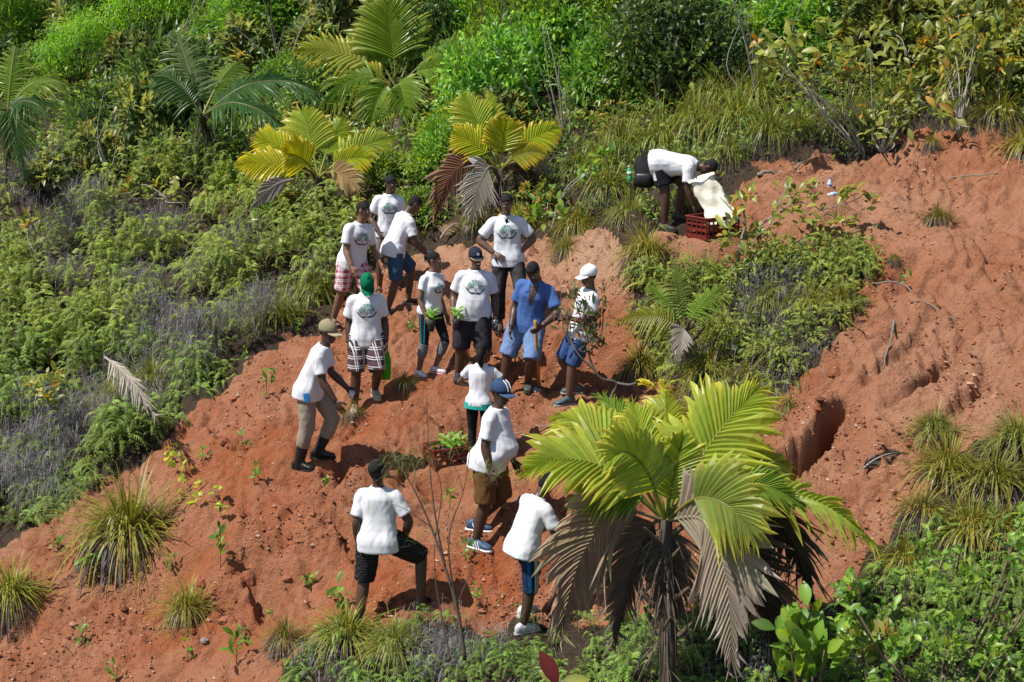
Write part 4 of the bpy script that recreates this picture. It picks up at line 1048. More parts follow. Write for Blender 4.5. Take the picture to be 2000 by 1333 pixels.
def palm(name, label, cat, crown, base, fronds, seed=0, trunk_r=0.09, leaf=0.5, group=None, stubs=8):
    t = thing(name, label, cat, base, 0, group)
    o = np.asarray(base, float); c = crown - o
    mb = MB(); ctrl = [np.array([0, 0, -.15]), c * .5 + [.03, 0, 0], c]
    pth = spline(ctrl, 14); mb.add(*tube(pth, trunk_r * (1.15 - .3 * np.linspace(0, 1, 14)) * (1 + .1 * np.sin(np.arange(14) * 2.4)), 12), (0.075, 0.058, 0.045))
    mb.obj('trunk', M_WOOD, t, True)
    r = np.random.default_rng(seed)
    for i in range(stubs):                                   # old leaf bases around the stem
        f = .45 + .5 * i / max(stubs, 1); p = c * f; az = i * 2.4
        dr = np.array([math.cos(az), math.sin(az), .9]); st = MB()
        st.add(*tube(spline([p, p + dr * .14, p + dr * .24 + [0, 0, .02]], 6), np.array([.04, .034, .03, .024, .018, .008]), 6), (0.10, 0.075, 0.05)); st.obj('leaf_base', M_WOOD, t, True)
    fb = MB(); nf = 150; u = r.uniform(.25, 1.0, nf)[:, None]; az = r.uniform(0, 6.28, nf)
    dd = np.stack([np.cos(az), np.sin(az), r.uniform(-.9, .2, nf)], -1)
    blades(fb, c * u + dd * trunk_r * .8, dd, r.uniform(.2, .65, nf) * (leaf / .5), r.uniform(.008, .022, nf), jit((.10, .08, .06), nf, .4), jit((.17, .14, .11), nf, .4), r.uniform(.8, 2.0, nf), 4)
    fb.obj('dry_fibres', M_DEAD, t)['kind'] = 'stuff'
    for i, f in enumerate(fronds):
        tip = np.array(f['tip'], float) + f.get('off', np.zeros(3)); L = np.linalg.norm(tip)
        lift = f.get('lift', .25)
        ctl = tip * .5 + np.array([0, 0, lift * L]) + np.array(f.get('side', (0, 0, 0))) * L
        kw = dict(f['kind']); kw.update(f.get('kw', {}))
        m_ = MB(); dead = kw.get('dry', 0) > .3
        d0 = unit(tip * .3 + np.array([0, 0, lift]) + np.array(f.get('side', (0, 0, 0))) * .3)
        s0 = c + np.array([d0[0], d0[1], 0]) * .04
        sp = frond(m_, [s0, s0 * .0 + c + ctl * .62 + tip * .05, c + ctl * .55 + tip * .45, c + tip], f.get('leaf', leaf), seed=seed * 31 + i, nh=f.get('nh', (0, 0, 1)), pet=f.get('pet', .28), **kw)
        fo = m_.obj('dead_frond' if dead else 'frond', M_DEAD if dead else M_PALM, t, False)
        rb = MB(); rb.add(*tube(sp, np.linspace(.020, .004, 40) * (leaf / .5), 6), np.array(kw['col']) * .55 + np.array([.10, .075, .02]) * (1 - .4 * dead)); rb.obj('rachis', M_WOOD if dead else M_PALM, fo, True)
    return t
def tips(cx, cy, D, lst):
    """frond tips given as (px, py, depth offset, kind, extra)"""
    c = at(cx, cy, D); out = []
    for px, py, dd, kind, ex in lst:
        out.append(dict(tip=at(px, py, D + dd) - c, kind=kind, **ex))
    return c, out

# --- shrubs
def skeleton(seed, R, Hh, nend, stem=0.03, nst=3, spread=1.0):
    r = np.random.default_rng(seed); tb = MB(); ends = []
    lob = r.normal(size=(7, 3)); lob = unit(lob); lobr = r.uniform(.65, 1.15, 7)
    for i in range(nend):
        d = r.normal(size=3); d[2] = abs(d[2]) * .9 + .05; d = unit(d)
        w = np.maximum(lob @ d, 0) ** 4; rad = (w @ lobr + .25 * .9) / (w.sum() + .25)
        q = r.uniform(.45, 1) ** .6 * rad
        ends.append([d[0] * R * q * spread, d[1] * R * q * spread, Hh * (.18 + .82 * d[2] * q)])
    ends = np.array(ends)
    for i in range(nst):
        az = r.uniform(0, 6.28); b = np.array([math.cos(az), math.sin(az), 0]) * .06 * R
        for e in ends[i::nst][:max(3, int(nend * .22) // nst)]:
            m1 = b + (e - b) * .45 + np.array([r.normal() * .08, r.normal() * .08, -.02]) * R
            tb.add(*tube(spline([b - [0, 0, .12], m1, e], 7), np.linspace(stem, stem * .25, 7), 5), (0.13, 0.105, 0.085))
    return ends, tb
def shrub_meshes(seed, R=1.0, Hh=1.2, nend=150, per=22, L=.12, W=.055, cols=((0.05, 0.10, 0.02),), style='spray', stem=.03, cl=.16, wmix=None):
    global rng
    sv, rng = rng, np.random.default_rng(seed)
    ends, tb = skeleton(seed, R, Hh, nend, stem)
    mb = MB(); n = nend * per
    e = np.repeat(ends, per, 0); cid = np.repeat(rng.choice(len(cols), nend, p=wmix), per)
    out = unit(e * [1, 1, .6] + [0, 0, .35 * Hh])
    base = np.asarray(cols)[cid]; cc = (base * np.repeat(1 + .25 * rng.normal(size=(nend, 1)).clip(-1.5, 1.5), per, 0) * (1 + .16 * rng.normal(size=(n, 1)))).clip(.004, .8)
    if style == 'rosette':
        d = unit(out * .7 + rng.normal(size=(n, 3)) * .62); pos = e + d * L * .12
        leaves(mb, pos, d, L * rng.uniform(.6, 1.15, n), W * rng.uniform(.7, 1.2, n), cc, .18, .22)
    elif style == 'feather':
        d = unit(out * .35 + rng.normal(size=(n, 3)) * [1, 1, .35]); pos = e + rng.normal(size=(n, 3)) * cl * [1, 1, .45]
        leaves(mb, pos, d, L * rng.uniform(.6, 1.3, n), W * rng.uniform(.7, 1.2, n), cc, .05, .25)
    else:
        pos = e + rng.normal(size=(n, 3)) * cl; d = unit((pos - e) * 2 / cl * .35 + out * .45 + rng.normal(size=(n, 3)) * .55)
        nrm = unit(rng.normal(size=(n, 3)) * .55 + [-.15, -.25, 1.0])
        leaves(mb, pos, d, L * rng.uniform(.6, 1.2, n), W * rng.uniform(.7, 1.2, n), cc, .2, .2, nrm)
    rng = sv
    return mb.mesh('shrub_foliage', M_LEAF), tb.mesh('shrub_branches', M_WOOD)
SPEC = {
 'glossy': [shrub_meshes(201 + i, 1, 1.15, 150, 18, .21, .095, ((0.105, 0.186, 0.040), (0.176, 0.252, 0.051), (0.062, 0.119, 0.034)), 'spray', .03, .14) for i in range(3)],
 'bright': [shrub_meshes(211 + i, 1, 1.2, 160, 20, .165, .072, ((0.130, 0.260, 0.039), (0.195, 0.312, 0.046), (0.078, 0.195, 0.031)), 'spray', .025, .13) for i in range(3)],
 'feather': [shrub_meshes(221 + i, 1, 1.7, 200, 34, .15, .022, ((0.130, 0.260, 0.031), (0.195, 0.312, 0.031), (0.091, 0.208, 0.031)), 'feather', .028, .15) for i in range(2)],
 'bigleaf': [shrub_meshes(231 + i, 1, 1.2, 85, 10, .33, .16, ((0.105, 0.140, 0.046), (0.193, 0.206, 0.057), (0.070, 0.106, 0.043), (0.20, 0.165, 0.04)), 'rosette', .035, .1, (.36, .37, .22, .05)) for i in range(3)],
 'small': [shrub_meshes(241 + i, 1, 1.1, 190, 18, .135, .068, ((0.156, 0.234, 0.029), (0.215, 0.286, 0.034), (0.078, 0.150, 0.023)), 'spray', .022, .11) for i in range(3)],
 'dark': [shrub_meshes(251 + i, 1, 1.6, 170, 20, .15, .072, ((0.045, 0.083, 0.023), (0.070, 0.119, 0.029), (0.158, 0.212, 0.040)), 'spray', .035, .13, (.5, .35, .15)) for i in range(2)],
 'olive': [shrub_meshes(261 + i, 1, 1.0, 100, 12, .24, .105, ((0.169, 0.195, 0.046), (0.234, 0.240, 0.055), (0.111, 0.150, 0.039), (0.390, 0.247, 0.046)), 'rosette', .03, .1, (.4, .3, .2, .1)) for i in range(3)],
}
def shrub(spec, px, py, R, label, k=0, hz=1.0, sink=.08, group=None):
    p = px if isinstance(px, np.ndarray) else hit(px, py)
    a, b = SPEC[spec][k % len(SPEC[spec])]
    t = thing('shrub', label, 'shrub', p - [0, 0, sink * R], rng.uniform(0, 6.28), group or {'glossy': 'glossy green shrubs', 'bright': 'bright green shrubs', 'feather': 'feathery saplings', 'bigleaf': 'large leaved shrubs', 'small': 'small leaved shrubs', 'dark': 'dark green shrubs', 'olive': 'olive leaved shrubs'}[spec])
    t.scale = (R, R, R * hz)
    link('crown', a, t)['kind'] = 'stuff'; link('branches', b, t)
    return t

# ------------------------------------------------------------------ plants: placing
def hits(px, py):
    px, py = np.asarray(px, float), np.asarray(py, float)
    d = np.stack([(px - 1000) / FPX, CP - (py - 666.5) / FPX * SP, -SP - (py - 666.5) / FPX * CP], -1)
    t = (PL[0] * CAM[0] + PL[2] - CAM[2]) / (d[..., 2] - PL[0] * d[..., 0] - PL[1] * d[..., 1])
    t = np.clip(np.where(t < 0, 60, t), 8, 75)
    for _ in range(14):
        P = CAM + d * t[..., None]; e = P[..., 2] - macro(P[..., 0], P[..., 1])
        t = np.clip(t + np.clip(e / 0.65, -1.5, 1.5), 8, 80)
    P = CAM + d * t[..., None]; P[..., 2] = macro(P[..., 0], P[..., 1])
    return P
def scatter(poly, n, keep=None):
    a = np.array(poly, float); lo, hi = a.min(0), a.max(0); out = []
    while len(out) < n:
        q = rng.uniform(lo, hi, (n * 2, 2)); q = q[inpoly(q[:, 0], q[:, 1], poly)]
        if keep is not None and len(q): q = q[keep(q[:, 0], q[:, 1])]
        out += list(q)
    out = np.array(out[:n])
    return out, hits(out[:, 0], out[:, 1])
def onground(P):
    P = np.array(P); P[:, 2] = height(P[:, 0], P[:, 1]); return P

# --- palms
c, fr = tips(1300, 1015, 13.5, [
    (1028, 918, -.35, GREENY, dict(lift=.30, leaf=0.64, nh=(.25, -.6, .9), pet=.22)),
    (1095, 815, .45, GREENY, dict(lift=.22, leaf=0.67, nh=(.5, -.8, .5), pet=.2)),
    (1180, 778, .7, MID, dict(lift=.1, leaf=0.61, nh=(.3, -1, .3), pet=.2, kw=dict(tip=(.22, .22, .03)))),
    (1300, 770, .75, GREENY, dict(lift=.1, leaf=0.54, nh=(0, -1, .2), pet=.2)),
    (1478, 762, .25, GREENY, dict(lift=.12, leaf=0.79, nh=(-.35, -1, .25), pet=.2, kw=dict(fuse=.68))),
    (1530, 905, .5, GREENY, dict(lift=.22, leaf=0.64, nh=(-.3, -.7, .8))),
    (1702, 1058, .2, GREENY, dict(lift=.30, leaf=0.51, nh=(-.1, -.6, 1), pet=.36, kw=dict(hang=.45, fuse=.35))),
    (1470, 1045, -.65, GREENY, dict(lift=.42, leaf=0.70, nh=(-.2, -1, .6), pet=.3, kw=dict(col=(.19, .23, .05)))),
    (1190, 900, -.5, GREENY, dict(lift=.45, leaf=0.59, nh=(.2, -1, .6), pet=.2)),
    (1370, 850, .2, MID, dict(lift=.12, leaf=0.45, nh=(-.2, -1, .2), pet=.2)),
    (1235, 792, .35, GREENY, dict(lift=.08, leaf=.5, nh=(.2, -1, .2), pet=.2)),
    (1412, 800, .45, GREENY, dict(lift=.08, leaf=.5, nh=(-.3, -1, .2), pet=.2)),
    (1335, 852, -.25, GREENY, dict(lift=.1, leaf=.46, nh=(0, -1, .25), pet=.2, kw=dict(fuse=.8))),
    (1120, 985, -.25, MID, dict(lift=.32, leaf=.42, nh=(.3, -.8, .7), pet=.25)),
    (1565, 985, -.1, MID, dict(lift=.32, leaf=.42, nh=(-.3, -.8, .7), pet=.25)),
    (1095, 1225, -.35, DRYB, dict(lift=.50, leaf=0.70, nh=(.5, -1, .2), pet=.2, side=(-.12, 0, 0), kw=dict(fuse=.7, hang=.3))),
    (1428, 1290, -.6, GREY, dict(lift=.52, leaf=0.74, nh=(-.2, -1, .25), pet=.1, side=(.14, 0, 0), kw=dict(fuse=.76, hang=.25, n=30, col=(.285, .235, .175), tip=(.34, .29, .22)))),
    (1590, 1175, .35, DARK, dict(lift=.50, leaf=0.64, nh=(-.5, -1, .2), pet=.2, side=(.12, 0, 0), kw=dict(fuse=.5, hang=.4))),
    (1530, 1330, .2, DARK, dict(lift=.40, leaf=0.58, nh=(-.4, -1, .2), pet=.2, side=(.1, 0, 0))),
    (1200, 1250, .35, DARK, dict(lift=.40, leaf=0.54, nh=(.4, -1, .2), pet=.2, kw=dict(col=(.13, .10, .07), tip=(.2, .16, .11)))),
    (1310, 1270, .1, DARK, dict(lift=.35, leaf=0.45, nh=(0, -1, .2), pet=.2, kw=dict(col=(.14, .11, .08), tip=(.2, .17, .12)))),
])
b = at(1298, 1420, 13.5); b[2] = H(b[0], b[1])
palm('palm', 'big foreground palm with bright yellow-green crown and brown hanging dead fronds', 'palm', c, b, fr, 1, .075, .5, 'fan leaved palms', 14)
c, fr = tips(622, 345, 24.8, [
    (468, 322, -.3, YELL, dict(lift=.12, leaf=.5, nh=(.3, -.8, .6), pet=.35)),
    (502, 268, .1, YELL, dict(lift=.1, leaf=.62, nh=(.4, -1, .3), kw=dict(col=(.32, .34, .022)))),
    (590, 218, .5, GREENY, dict(lift=.08, leaf=.72, nh=(.2, -1, .2), kw=dict(fuse=.75))),
    (668, 235, .6, GREENY, dict(lift=.1, leaf=.55, nh=(0, -1, .2))),
    (768, 268, .2, GREENY, dict(lift=.12, leaf=.5, nh=(-.3, -1, .4), kw=dict(col=(.23, .29, .045)))),
    (722, 310, -.3, YELL, dict(lift=.16, leaf=.45, nh=(-.3, -1, .5), kw=dict(col=(.28, .33, .022)))),
    (560, 300, -.5, YELL, dict(lift=.2, leaf=.55, nh=(.2, -1, .4), kw=dict(fuse=.8))),
    (700, 372, -.4, DRYB, dict(lift=.3, leaf=.45, nh=(-.2, -1, .4), kw=dict(col=(.36, .25, .12), tip=(.42, .3, .17)))),
])
b = hit(625, 438); c_b = at(625, 438, proj(b)[2])
palm('palm', 'yellow fan palm above the three men at the back with a pinkish dry frond', 'palm', c, b, fr, 2, .07, .5, 'fan leaved palms', 8)
c, fr = tips(975, 332, 23.6, [
    (905, 185, .3, GREENY, dict(lift=.05, leaf=.62, nh=(.3, -1, .15), kw=dict(fuse=.72))),
    (955, 180, .5, GREENY, dict(lift=.05, leaf=.4, nh=(.2, -1, .15))),
    (888, 262, -.2, YELL, dict(lift=.15, leaf=.5, nh=(.3, -1, .4), kw=dict(col=(.31, .34, .02)))),
    (988, 235, -.3, YELL, dict(lift=.08, leaf=.52, nh=(0, -1, .2), kw=dict(fuse=.8, col=(.31, .34, .02)))),
    (1092, 250, .1, YELL, dict(lift=.15, leaf=.46, nh=(-.3, -1, .4), kw=dict(col=(.27, .32, .022)))),
    (1060, 300, -.3, YELL, dict(lift=.2, leaf=.38, nh=(-.2, -1, .5), kw=dict(col=(.22, .22, .03)))),
    (848, 425, -.3, DRYB, dict(lift=.5, leaf=.5, nh=(.4, -1, .3), side=(-.1, 0, 0), kw=dict(col=(.20, .095, .055), tip=(.28, .19, .12)))),
    (915, 440, -.4, GREY, dict(lift=.5, leaf=.5, nh=(.2, -1, .3))),
    (1085, 350, .2, GREY, dict(lift=.35, leaf=.4, nh=(-.3, -1, .4))),
    (1050, 410, .1, DARK, dict(lift=.45, leaf=.45, nh=(-.2, -1, .3))),
])
b = hit(982, 432)
palm('palm', 'fan palm with drooping brown and grey fronds behind the man with hands on hips', 'palm', c, b, fr, 3, .08, .5, 'fan leaved palms', 10)
c, fr = tips(775, 172, 28.5, [
    (757, 5, .2, MID, dict(lift=.04, leaf=1.15, nh=(.1, -1, .1), kw=dict(fuse=.85, col=(.12, .19, .015)))),
    (690, 60, .6, MID, dict(lift=.1, leaf=0.68, nh=(.3, -1, .2))),
    (580, 100, .2, YELL, dict(lift=.2, leaf=0.74, nh=(.3, -1, .5), kw=dict(col=(.22, .24, .03), fuse=.4))),
    (850, 40, .7, MID, dict(lift=.12, leaf=0.68, nh=(-.3, -1, .2), kw=dict(fuse=.4))),
    (950, 95, .3, MID, dict(lift=.25, leaf=0.74, nh=(-.2, -.7, .7), kw=dict(fuse=.3, hang=.4))),
    (905, 155, -.3, MID, dict(lift=.3, leaf=0.68, nh=(-.2, -.7, .7), kw=dict(fuse=.3, hang=.4))),
    (632, 205, -.2, MID, dict(lift=.35, leaf=0.74, nh=(.2, -.7, .7), kw=dict(fuse=.25, hang=.4))),
    (720, 250, -.6, MID, dict(lift=.4, leaf=0.74, nh=(.1, -.9, .5), kw=dict(fuse=.3, hang=.35))),
    (795, 235, -.7, MID, dict(lift=.45, leaf=0.68, nh=(-.1, -.9, .5), kw=dict(fuse=.5))),
    (690, 160, .1, YELL, dict(lift=.2, leaf=0.54, nh=(.3, -1, .3), kw=dict(col=(.18, .23, .02)))),
])
b = hit(778, 262)
palm('palm', 'tall green palm with one broad upright frond standing high on the slope', 'palm', c, b, fr, 4, .1, .5, 'fan leaved palms', 8)
FEA = dict(fuse=.15, hollow=.0, vee=.05, hang=.35, ang=(70, 25), rag=.1)
c, fr = tips(395, 225, 27.0, [
    (628, 185, .2, DGREEN, dict(lift=.28, leaf=.85, nh=(0, -.5, 1), pet=.12, kw=dict(n=52, **FEA))),
    (560, 262, -.6, DGREEN, dict(lift=.30, leaf=.7, nh=(0, -.5, 1), pet=.12, kw=dict(n=46, **FEA))),
    (345, 65, .3, MID, dict(lift=.08, leaf=.75, nh=(.4, -1, .2), pet=.15, kw=dict(n=44, col=(.16, .21, .09), tip=(.22, .27, .12), **FEA))),
    (300, 150, -.1, DGREEN, dict(lift=.3, leaf=.6, nh=(.3, -.8, .5), pet=.15, kw=dict(n=40, **FEA))),
    (470, 120, .7, MID, dict(lift=.15, leaf=.6, nh=(-.2, -1, .4), pet=.15, kw=dict(n=40, **FEA))),
])
palm('feather_palm', 'dark feather palm with long arching fronds beside the broad frond palm', 'palm', c, hit(400, 300), fr, 5, .07, .8, 'feather leaved palms', 4)
c, fr = tips(15, 215, 26.0, [
    (130, 165, .2, MID, dict(lift=.35, leaf=.6, nh=(0, -.5, 1), pet=.12, kw=dict(n=44, **FEA))),
    (95, 225, -.4, DGREEN, dict(lift=.3, leaf=.6, nh=(0, -.5, 1), pet=.12, kw=dict(n=44, **FEA))),
    (48, 340, -.4, DGREEN, dict(lift=.5, leaf=.6, nh=(.2, -1, .6), pet=.12, kw=dict(n=44, **FEA))),
    (-90, 160, 0, MID, dict(lift=.3, leaf=.6, nh=(0, -.5, 1), pet=.12, kw=dict(n=40, **FEA))),
    (-60, 300, -.3, DGREEN, dict(lift=.4, leaf=.6, nh=(0, -.5, 1), pet=.12, kw=dict(n=40, **FEA))),
    (30, 90, .3, MID, dict(lift=.1, leaf=.6, nh=(0, -1, .3), pet=.12, kw=dict(n=40, **FEA))),
])
palm('feather_palm', 'shaded feather palm at the left edge above the dead grey brush', 'palm', c, hit(10, 335), fr, 6, .07, .7, 'feather leaved palms', 4)
c, fr = tips(1338, 640, 18.3, [
    (1318, 508, .25, MID, dict(lift=.08, leaf=.36, nh=(.4, -1, .2), pet=.15, kw=dict(n=30, col=(.13, .18, .04), tip=(.2, .22, .05), **FEA))),
    (1208, 628, -.2, YELL, dict(lift=.18, leaf=.34, nh=(.1, -1, .5), pet=.15, kw=dict(n=30, col=(.2, .21, .03), tip=(.3, .26, .06), **FEA))),
    (1270, 560, .1, MID, dict(lift=.14, leaf=.3, nh=(.3, -1, .4), pet=.15, kw=dict(n=28, **FEA))),
    (1415, 560, .1, MID, dict(lift=.18, leaf=.3, nh=(-.3, -1, .4), pet=.15, kw=dict(n=28, **FEA))),
    (1325, 700, -.3, GREY, dict(lift=.3, leaf=.25, nh=(0, -1, .3), pet=.15, kw=dict(n=24))),
])
palm('feather_palm', 'small young feather palm among grass tufts right of the person in white cap', 'palm', c, hit(1340, 690), fr, 7, .03, .3, 'feather leaved palms', 3)
c, fr = tips(1185, 105, 29.5, [
    (1262, 5, .2, YELL, dict(lift=.1, leaf=.45, nh=(-.3, -1, .3))), (1120, 48, .1, YELL, dict(lift=.15, leaf=.4, nh=(.3, -1, .4), kw=dict(col=(.2, .22, .03)))),
    (1195, 15, .4, MID, dict(lift=.1, leaf=.4, nh=(0, -1, .2))), (1245, 85, -.2, MID, dict(lift=.25, leaf=.4, nh=(-.2, -1, .5)))])
palm('palm', 'yellowish palm top poking out of the upper thicket', 'palm', c, hit(1190, 170), fr, 8, .06, .4, 'fan leaved palms', 3)
def small_fan(px, py, D, sc, label, kind=YELL, n=9, seed=3, cat='plant', name='young_palm'):
    p = hit(px, py); t = thing(name, label, cat, p, rng.uniform(0, 6), 'small rosette plants'); r = np.random.default_rng(seed)
    for i in range(n):
        az = i * 2.4 + r.uniform(-.3, .3); el = r.uniform(.3, 1.1); L = sc * r.uniform(.7, 1.1)
        tp = np.array([math.cos(az) * math.cos(el), math.sin(az) * math.cos(el), math.sin(el) * .8]) * L
        m_ = MB(); frond(m_, [[0, 0, 0], tp * .4 + [0, 0, .12 * L], tp * .75 + [0, 0, .1 * L], tp], L * .42, nh=(0, 0, 1), pet=.2, seed=seed + i, ang=(35, 8), **{**kind, 'n': 9, 'fuse': .9}); m_.obj('leaf', M_PALM, t)
    return t
small_fan(1288, 762, 18, .36, 'small yellow-green rosette plant at the foot of the grassy patch by the gnarled sapling')

# --- grass tussocks: (x, y of the foot, width, kind, label)
TL = [
 (258, 1062, 300, 1, 'largest grass tussock on the bare slope, with a wide dark grey skirt'),
 (366, 1195, 125, 0, 'round grass tussock alone on the dirt below the largest tussock'),
 (560, 1278, 125, 4, 'grass tussock with much dead grey skirt left of the man with his back turned'),
 (25, 1190, 190, 2, 'yellow grass tussock cut by the left edge low on the dirt'),
 (1262, 495, 140, 1, 'grass tussock right below the bent man'),
 (1378, 522, 110, 3, 'low grass tuft right in front of the red crate of the bent man'),
 (1108, 500, 80, 0, 'small tussock on top of the bank above the person in white cap'),
 (1832, 425, 95, 4, 'small upright tussock with grey skirt alone high on the right dirt'),
 (1745, 530, 42, 4, 'tiny grey tussock near the right end of the grassy patch'),
 (1542, 795, 95, 4, 'tussock with grey fibres at the top of the gully'),
 (690, 815, 66, 4, 'mostly dead tussock between the man in boots and the man in green cap'),
 (790, 758, 62, 4, 'mostly dead tussock right of the man in green cap'),
 (1850, 935, 190, 1, 'tussock at the lower left of the grass mass on the right edge'),
 (1940, 960, 220, 2, 'tussock at the lower right of the grass mass on the right edge'),
 (1825, 850, 130, 3, 'uppermost tussock of the grass mass on the right edge'),
 (1985, 880, 170, 3, 'tussock of the right grass mass touching the right edge'),
 (1895, 1040, 200, 1, 'lowest tussock of the right grass mass just above the leafy bush'),
 (545, 610, 190, 2, 'long bladed tussock left of the man in checked shorts'),
 (620, 572, 150, 3, 'long bladed tussock right behind the man in checked shorts'),
 (480, 560, 130, 3, 'grass tuft among ferns left of the long bladed tussocks'),
 (1130, 455, 140, 1, 'dark skirted tussock right of the man with hands on hips'),
 (1185, 405, 150, 2, 'tall tussock behind the bank left of the bent man'),
 (1230, 425, 130, 3, 'tussock just left of the legs of the bent man'),
 (1350, 405, 110, 2, 'tussock growing in front of the white sack'),
 (1425, 325, 130, 3, 'grass clump right of the head of the bent man'),
 (1010, 440, 100, 3, 'grass tuft left of the trunk of the palm with drooping fronds'),
 (930, 452, 90, 3, 'grass tuft under the brown drooping fronds'),
 (1250, 720, 120, 1, 'tussock with dark skirt at the left end of the grassy patch'),
 (1385, 725, 150, 1, 'tussock in the lower middle of the grassy patch'),
 (1345, 785, 130, 4, 'lowest tussock of the grassy patch with long grey skirt'),
 (1455, 745, 130, 4, 'grey skirted tussock lower right in the grassy patch'),
 (1410, 660, 150, 2, 'bright tussock beside the young feather palm'),
 (1500, 600, 120, 3, 'tussock upper middle of the grassy patch below the olive shrub'),
 (1580, 610, 140, 2, 'tussock upper right of the grassy patch'),
 (1655, 545, 100, 3, 'tussock at the upper right corner of the grassy patch'),
 (1640, 620, 120, 1, 'tussock at the right rim of the grassy patch'),
 (1330, 560, 80, 0, 'low tussock above the young feather palm'),
 (1950, 235, 150, 1, 'overhanging tussock with grey skirt near the upper right corner'),
 (2010, 290, 150, 1, 'overhanging tussock at the right edge under the upper bushes'),
 (1820, 300, 56, 4, 'small tussock below the olive tree at the upper right'),
 (1905, 255, 70, 4, 'small grey tussock right of the olive tree'),
 (680, 1260, 200, 2, 'yellow grass clump at the feet of the man with his back turned'),
 (770, 1285, 150, 3, 'grass clump in the ferns below the bare sapling'),
 (1155, 1070, 120, 4, 'grey grass clump behind the big palm beside the man in striped shorts'),
 (1800, 1030, 150, 4, 'grey skirted tussock at the left foot of the right grass mass'),
 (1770, 1085, 130, 0, 'low tussock on the dirt edge over the leafy bush'),
 (1960, 1050, 180, 4, 'dry tussock right of the lowest one in the right grass mass'),
 (300, 760, 150, 3, 'grass clump in the ferns by the fallen white frond'),
 (215, 800, 120, 2, 'grass clump left of the fallen white frond'),
]
for px, py, w, kd, lb in TL: tussock(px, py, w, kd, lb)
k = 0
for px, py, w, lb in [(1290, 285, 170, 'long grass above the backpack'), (1360, 262, 170, 'long grass directly above the bent man'), (1440, 262, 170, 'long grass up right of the bent man'), (1500, 300, 150, 'long grass left of the fallen branch'),
     (1215, 305, 160, 'long grass left of the backpack'), (1400, 205, 160, 'long grass below the dark shrub'), (1480, 205, 150, 'long grass below the bright upper shrub'), (1560, 275, 130, 'long grass under the left olive shrub'), (1650, 265, 130, 'long grass under the middle olive shrub'),
     (1130, 360, 130, 'long grass right of the drooping palm'), (1180, 345, 140, 'long grass between drooping palm and backpack'), (1320, 330, 120, 'long grass behind the back of the bent man'), (1740, 225, 130, 'long grass left of the olive tree'), (1880, 190, 160, 'long grass behind the olive tree'), (1960, 120, 170, 'long grass at the right edge near the top'),
     (1810, 120, 150, 'long grass high behind the olive tree'), (1700, 60, 150, 'long grass at the top above the olive shrubs'), (1270, 360, 120, 'long grass under the backpack')]:
    tussock(px, py, w, k, lb, 'long grass below the shrubs', 1.25, True); k += 1

# --- plants whose leaves can be told apart: every leaf an object of its own
def leaf_mesh(name, col, Wd=.45, fold=.16, bend=.22, tipc=None):
    us = np.array([0, .18, .4, .62, .82, 1.0]); wv = np.array([.06, .55, .95, 1.0, .62, 0.02]) * Wd / 2
    V, C = [], []; tipc = col if tipc is None else tipc
    for u, w in zip(us, wv):
        z = -bend * u * u
        V += [[-w, u, z + fold * w * 2], [0, u, z], [w, u, z + fold * w * 2]]
        c = np.asarray(col) * (1 - u * .6) + np.asarray(tipc) * u * .6; C += [c, c * 1.12, c]
    F = [[3 * k + a, 3 * k + a + 1, 3 * k + a + 4, 3 * k + a + 3] for k in range(5) for a in (0, 1)]
    mb = MB(); mb.add(V, np.array(F), np.array(C)); return mb.mesh(name, M_LEAF, True)
LM = {
 'fresh': [leaf_mesh('fresh_leaf', c, .52) for c in ((.105, .20, .024), (.14, .245, .03), (.07, .145, .022), (.19, .28, .035))],
 'olive': [leaf_mesh('olive_leaf', c, .46, .2, .3, t) for c, t in (((.14, .18, .035), (.18, .18, .035)), ((.20, .235, .05), (.26, .23, .05)), ((.08, .115, .028), (.11, .12, .03)), ((.30, .19, .035), (.34, .18, .035)), ((.23, .25, .05), (.2, .21, .04)))],
 'lime': [leaf_mesh('lime_leaf', c, .85, .1, .2) for c in ((.24, .34, .03), (.32, .38, .03), (.2, .32, .03))],
 'red': [leaf_mesh('red_leaf', c, .42, .2, .15) for c in ((.11, .02, .022), (.17, .03, .025))],
 'narrow': [leaf_mesh('narrow_leaf', c, .24, .2, .2, t) for c, t in (((.05, .085, .03), (.08, .1, .03)), ((.08, .12, .035), (.12, .13, .03)), ((.035, .06, .025), (.05, .07, .025)), ((.2, .1, .04), (.25, .08, .03)))],
 'seed': [leaf_mesh('seedling_leaf', c, .36, .15, .3) for c in ((.09, .20, .02), (.13, .26, .03), (.06, .14, .02))],
}
def leafobj(t, kind, p, d, n, L, mi=None):
    ms = LM[kind]; me = ms[(rng.choice(5, p=[.3, .28, .15, .06, .21]) if kind == 'olive' else rng.integers(0, len(ms))) if mi is None else mi]
    d = unit(d); s = np.cross(d, n); s = unit(s) if np.linalg.norm(s) > 1e-3 else np.array([1., 0, 0]); n = np.cross(s, d)
    o = bpy.data.objects.new('leaf', me); COL.objects.link(o); o.parent = t
    m = np.eye(4); m[:3, 0], m[:3, 1], m[:3, 2], m[:3, 3] = s * L, d * L, n * L, p
    o.matrix_basis = Matrix(m.tolist()); return o
